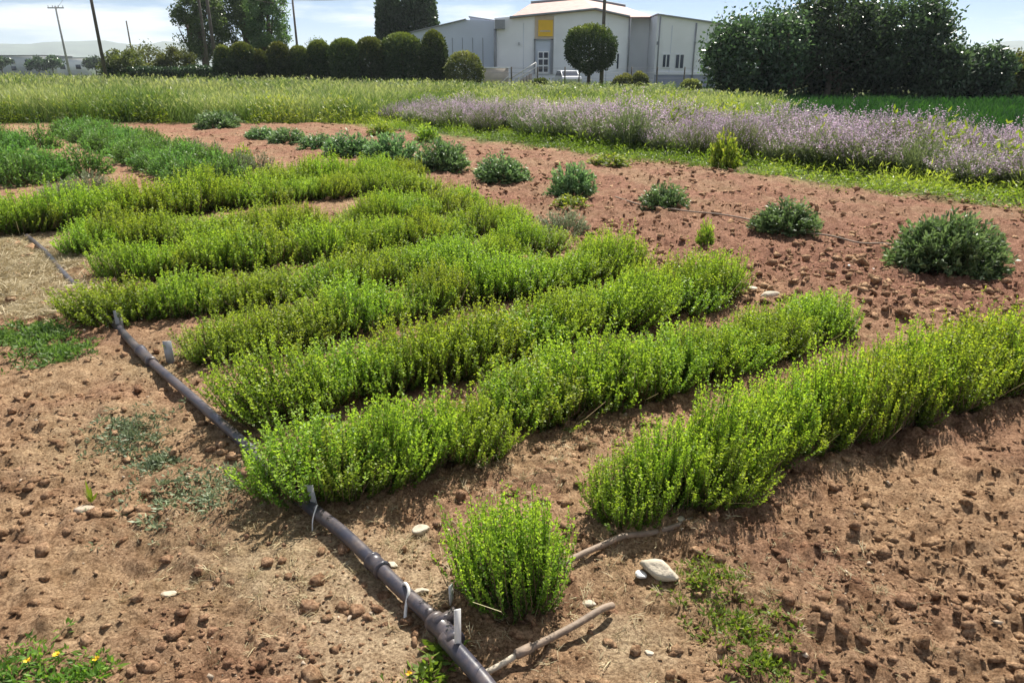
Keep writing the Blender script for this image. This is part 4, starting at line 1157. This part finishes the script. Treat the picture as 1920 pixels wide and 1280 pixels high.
# stairs with white handrails and low beige wall
st = empty('outdoor_stairs', (wx(868), BY - 3.2, 0), 0, 'outdoor stairs with white handrails climbing to the building door', 'stairs')
for k in range(7):
    v, f = boxvf(.25 * k - .8, 0, .15 + .15 * k / 2 * 1.0, .3, 1.6, .3 + .15 * k)
    link('step', tmesh('step', [(v, f)], M_BEIGE, False), st)
for yy in (-.85, .85):
    link('handrail', tmesh('handrail', [tube([(-1.2, yy, .75), (1.2, yy, 2.15)], .05, 8), tube([(-1.2, yy, .0), (-1.2, yy, .75)], .035, 8), tube([(0, yy, .3), (0, yy, 1.45)], .035, 8), tube([(1.2, yy, .3), (1.2, yy, 2.15)], .035, 8)], M_WHITE), st)
    link('handrail', tmesh('handrail', [tube([(-1.2, yy, .35), (1.2, yy, 1.75)], .04, 8)], M_WHITE), st)
gw = empty('garden_wall', (wx(824), BY - 4.5, 0), 0, 'low beige wall with a white rail left of the building stairs', 'wall')
v, f = boxvf(0, 0, .8, 2.2, .3, 1.7); link('wall_body', tmesh('wall_body', [(v, f)], M_BEIGE, False), gw)
v, f = boxvf(0, 0, 1.71, 2.4, .4, .1); link('coping', tmesh('coping', [(v, f)], M_WALL, False), gw)
link('rail', tmesh('rail', [tube([(.2, -.2, .2), (1.1, -.2, 1.0)], .05, 8)], M_WHITE), gw)

# parked car
car = empty('parked_car', (wx(946, 68), 68, 0), R(100), 'silver parked car half hidden by grass below the round clipped tree', 'car')
prof = [(-2.0, .35), (-2.05, .8), (-1.9, .98), (-1.45, 1.05), (-.9, 1.45), (.55, 1.48), (1.2, 1.02), (1.95, .88), (2.1, .6), (2.05, .35)]
def side(profile, w2, name, mat, tuck=.12):
    n = len(profile); v = []; 
    for s_ in (-1, 1):
        for (a, b) in profile: v.append((a, s_ * (w2 - (tuck if b > 1.0 else 0)), b))
    f = [tuple(range(n)), tuple(reversed(range(n, 2 * n)))] + [((i + 1) % n, i, n + i, n + (i + 1) % n) for i in range(n)]
    me = bpy.data.meshes.new(name); me.from_pydata(v, [], f); me.materials.append(mat); me.update()
    import bmesh
    b = bmesh.new(); b.from_mesh(me); bmesh.ops.recalc_face_normals(b, faces=b.faces); b.to_mesh(me); b.free()
    return me
link('body', side(prof, .85, 'body', M_CAR), car)
gl = [(-1.32, 1.06), (-.86, 1.40), (.5, 1.42), (1.08, 1.05)]
link('side_windows', side(gl, .87, 'side_windows', M_GLASS, .125), car)
v, f = boxvf(.9, 0, 1.25, .04, 1.3, .5); 
link('windscreen', mkmesh('windscreen', [(.62, -.68, 1.47), (.62, .68, 1.47), (1.22, .72, 1.03), (1.22, -.72, 1.03)], [(0, 3, 2, 1)], [M_GLASS]), car)
link('rear_window', mkmesh('rear_window', [(-.96, -.66, 1.44), (-.96, .66, 1.44), (-1.46, .7, 1.07), (-1.46, -.7, 1.07)], [(0, 1, 2, 3)], [M_GLASS]), car)
for sx in (-1.3, 1.3):
    for sy in (-.8, .8):
        wh = link('wheel', tmesh('wheel', [tube([(0, -.11, 0), (0, .11, 0)], .31, 18)], M_TYRE), car, (sx, sy, .31))
        link('rim', tmesh('rim', [tube([(0, -.12, 0), (0, .12, 0)], .19, 14)], M_GREYR), wh)
for sy in (-.6, .6):
    v, f = boxvf(2.04, sy, .72, .08, .34, .16); link('headlight', tmesh('headlight', [(v, f)], M_WHITE, False), car)

# fence before the building
fn = empty('wire_fence', (0, 63, 0), 0, 'wire fence with dark posts before the white building', 'fence')
fp = [742, 800, 849, 895, 943, 968, 1010, 1060, 1105, 1153, 1195]
for px in fp:
    link('post', tmesh('post', [tube([(wx(px, 63), 0, -.1), (wx(px, 63), 0, 1.75)], .055, 8)], M_POLE), fn)
for z_ in (.9, 1.3, 1.65):
    link('wire', tmesh('wire', [tube([(wx(fp[0], 63), 0, z_), (wx(fp[-1], 63), 0, z_)], .012, 5)], M_GREYR), fn)

# ------------------------------------------------------------------ poles and cables
def pole(px, Yd, H, r0, label, mat=M_POLE, arm=False):
    x_ = AT(px, 130, Yd)[0]
    e = empty('utility_pole', (x_, Yd, 0), 0, label, 'utility pole')
    link('shaft', tmesh('shaft', [tube([(0, 0, -.3), (0, 0, H)], [r0, r0 * .65], 12)], mat), e)
    if arm:
        v, f = boxvf(0, 0, H - .25, 2.2, .12, .14); link('crossarm', tmesh('crossarm', [(v, f)], mat, False), e)
        for q_ in (-1, -.4, .4, 1):
            link('insulator', tmesh('insulator', [tube([(q_, 0, H - .18), (q_, 0, H + .05)], .05, 8)], M_CONC), e)
    return (x_, Yd, H)
p1 = pole(137, 50, 9.0, .115, 'wooden utility pole at left nearest the camera', arm=True)
p2 = pole(74, 110, 9.6, .17, 'distant utility pole with a crossarm, leftmost of all', arm=True, mat=M_CONC)
p3 = pole(333, 66, 10.5, .16, 'right one of the two close utility poles before the poplars', arm=True)
p4 = pole(319, 70, 11, .14, 'left, thinner one of the two close utility poles before the poplars')
p5 = pole(478, 72, 7.3, .13, 'short thin utility pole behind the clipped evergreens')
p6 = pole(1007, 59.5, 10.5, .15, 'dark utility pole behind the round clipped tree', arm=True)
p7 = pole(190, 100, 7.2, .12, 'far thin pole above the shrub trees at left')
def cable(a, b, sag, label):
    P = [Vector(a).lerp(Vector(b), t) - Vector((0, 0, sag * 4 * t * (1 - t))) for t in np.linspace(0, 1, 15)]
    tag(link('power_cable', tmesh('power_cable', [tube(P, .014, 5)], M_POLE)), label, 'cable', 'power cables')
cable((p5[0], p5[1], 7.2), (p6[0], p6[1], 9.6), .9, 'power cable from the short thin pole to the pole at the round tree')
cable((p3[0], p3[1], 8.2), (p5[0], p5[1], 7.0), .5, 'power cable from the close poles to the short thin pole')
cable((p1[0], p1[1], 8.6), (p3[0], p3[1], 10.0), .6, 'power cable from the nearest left pole to the close poles')
cable((p2[0], p2[1], 9.4), (p1[0], p1[1], 8.8), .8, 'power cable from the distant crossarm pole to the nearest left pole')

# ------------------------------------------------------------------ far buildings and hills
def farb(px0, px1, top, Yd, mat, label):
    x0, x1 = wx(px0, Yd), wx(px1, Yd); H = 1.5 + (124 - top) * pxm(Yd)
    e = empty('far_building', ((x0 + x1) / 2, Yd, 0), 0, label, 'building')
    W = x1 - x0
    v, f = boxvf(0, 6, H / 2, W, 12, H); link('wall', tmesh('wall', [(v, f)], mat, False), e)
    v, f = boxvf(0, 6, H + .15, W + .6, 12.6, .3); link('roof', tmesh('roof', [(v, f)], M_GREYR, False), e)
    for k in range(max(2, int(W / 5))):
        for z_ in ([H * .35, H * .7] if H > 5 else [H * .5]):
            v, f = boxvf(-W / 2 + 2 + k * 5, -.04, z_, 1.6, .06, 1.3)
            link('window', tmesh('window', [(v, f)], M_GLASS, False), e)
farb(-60, 48, 101, 260, M_FAR, 'far pale building at the left edge before the hills')
farb(52, 112, 105, 250, M_WALL, 'far low pale building right of the leftmost pole')
for (px, lb, k) in [(20, 'far dim tree before the left-edge building', 1), (120, 'far dim tree right of the low pale building', 2), (44, 'far dim tree between the two far buildings', 3), (-45, 'far dim tree at the very left edge', 4)]:
    x_ = wx(px, 235)
    tree('far_tree', (x_, 235, 0), 4.6 + k * .3, 7, .5, M_DARKT, lb, 'tree', 140 + k, n=1800, leaf=.7, clumps=30, low=.3)
# ridge of hills
def ridge(name, D, Hb, seed, amp, label, y0=-1):
    a = np.radians(np.linspace(-75, 75, 220)); rows = 14
    Vv = []
    for j in range(rows):
        t = j / (rows - 1)
        hh = (Hb * (.45 + amp * (vn(a * 7 + seed, a * 0, seed) * .6 + vn(a * 23, a * 0, seed + 3) * .25 + vn(a * 70, a * 0, seed + 5) * .08))) * math.sin(t * math.pi / 2) ** 1.3
        hh = hh * (1 + .12 * t * (vn(a * 40, a * 0 + t * 5, seed + 9) - .5)) - 2
        rad_ = D + t * D * .22
        Vv.append(np.stack([np.sin(a) * rad_, np.cos(a) * rad_, hh], 1))
    n_ = len(a); Vv = np.concatenate(Vv); I = np.arange(rows * n_).reshape(rows, n_)
    F_ = np.stack([I[:-1, :-1], I[:-1, 1:], I[1:, 1:], I[1:, :-1]], -1).reshape(-1, 4)
    tag(link(name, mkmesh(name, Vv, F_, [M_HILL], smooth=True)), label, kind='structure')
ridge('hills', 3300, 130, 3, .9, 'far blue hills fading into the haze')

# ------------------------------------------------------------------ haze
HAZE = 0.0002
v, f = boxvf(0, 500, 87, 10000, 10000, 190)
hm = bpy.data.materials.new('haze_air'); hm.use_nodes = True
ht = hm.node_tree; ht.nodes.clear()
pv = ht.nodes.new('ShaderNodeVolumePrincipled'); pv.inputs['Density'].default_value = HAZE
pv.inputs['Color'].default_value = (0.84, 0.93, 1.0, 1); pv.inputs['Anisotropy'].default_value = 0.2
oo = ht.nodes.new('ShaderNodeOutputMaterial'); ht.links.new(pv.outputs[0], oo.inputs['Volume'])
tag(link('haze', tmesh('haze', [(v, f)], hm, False)), 'pale blue distant haze', kind='stuff')
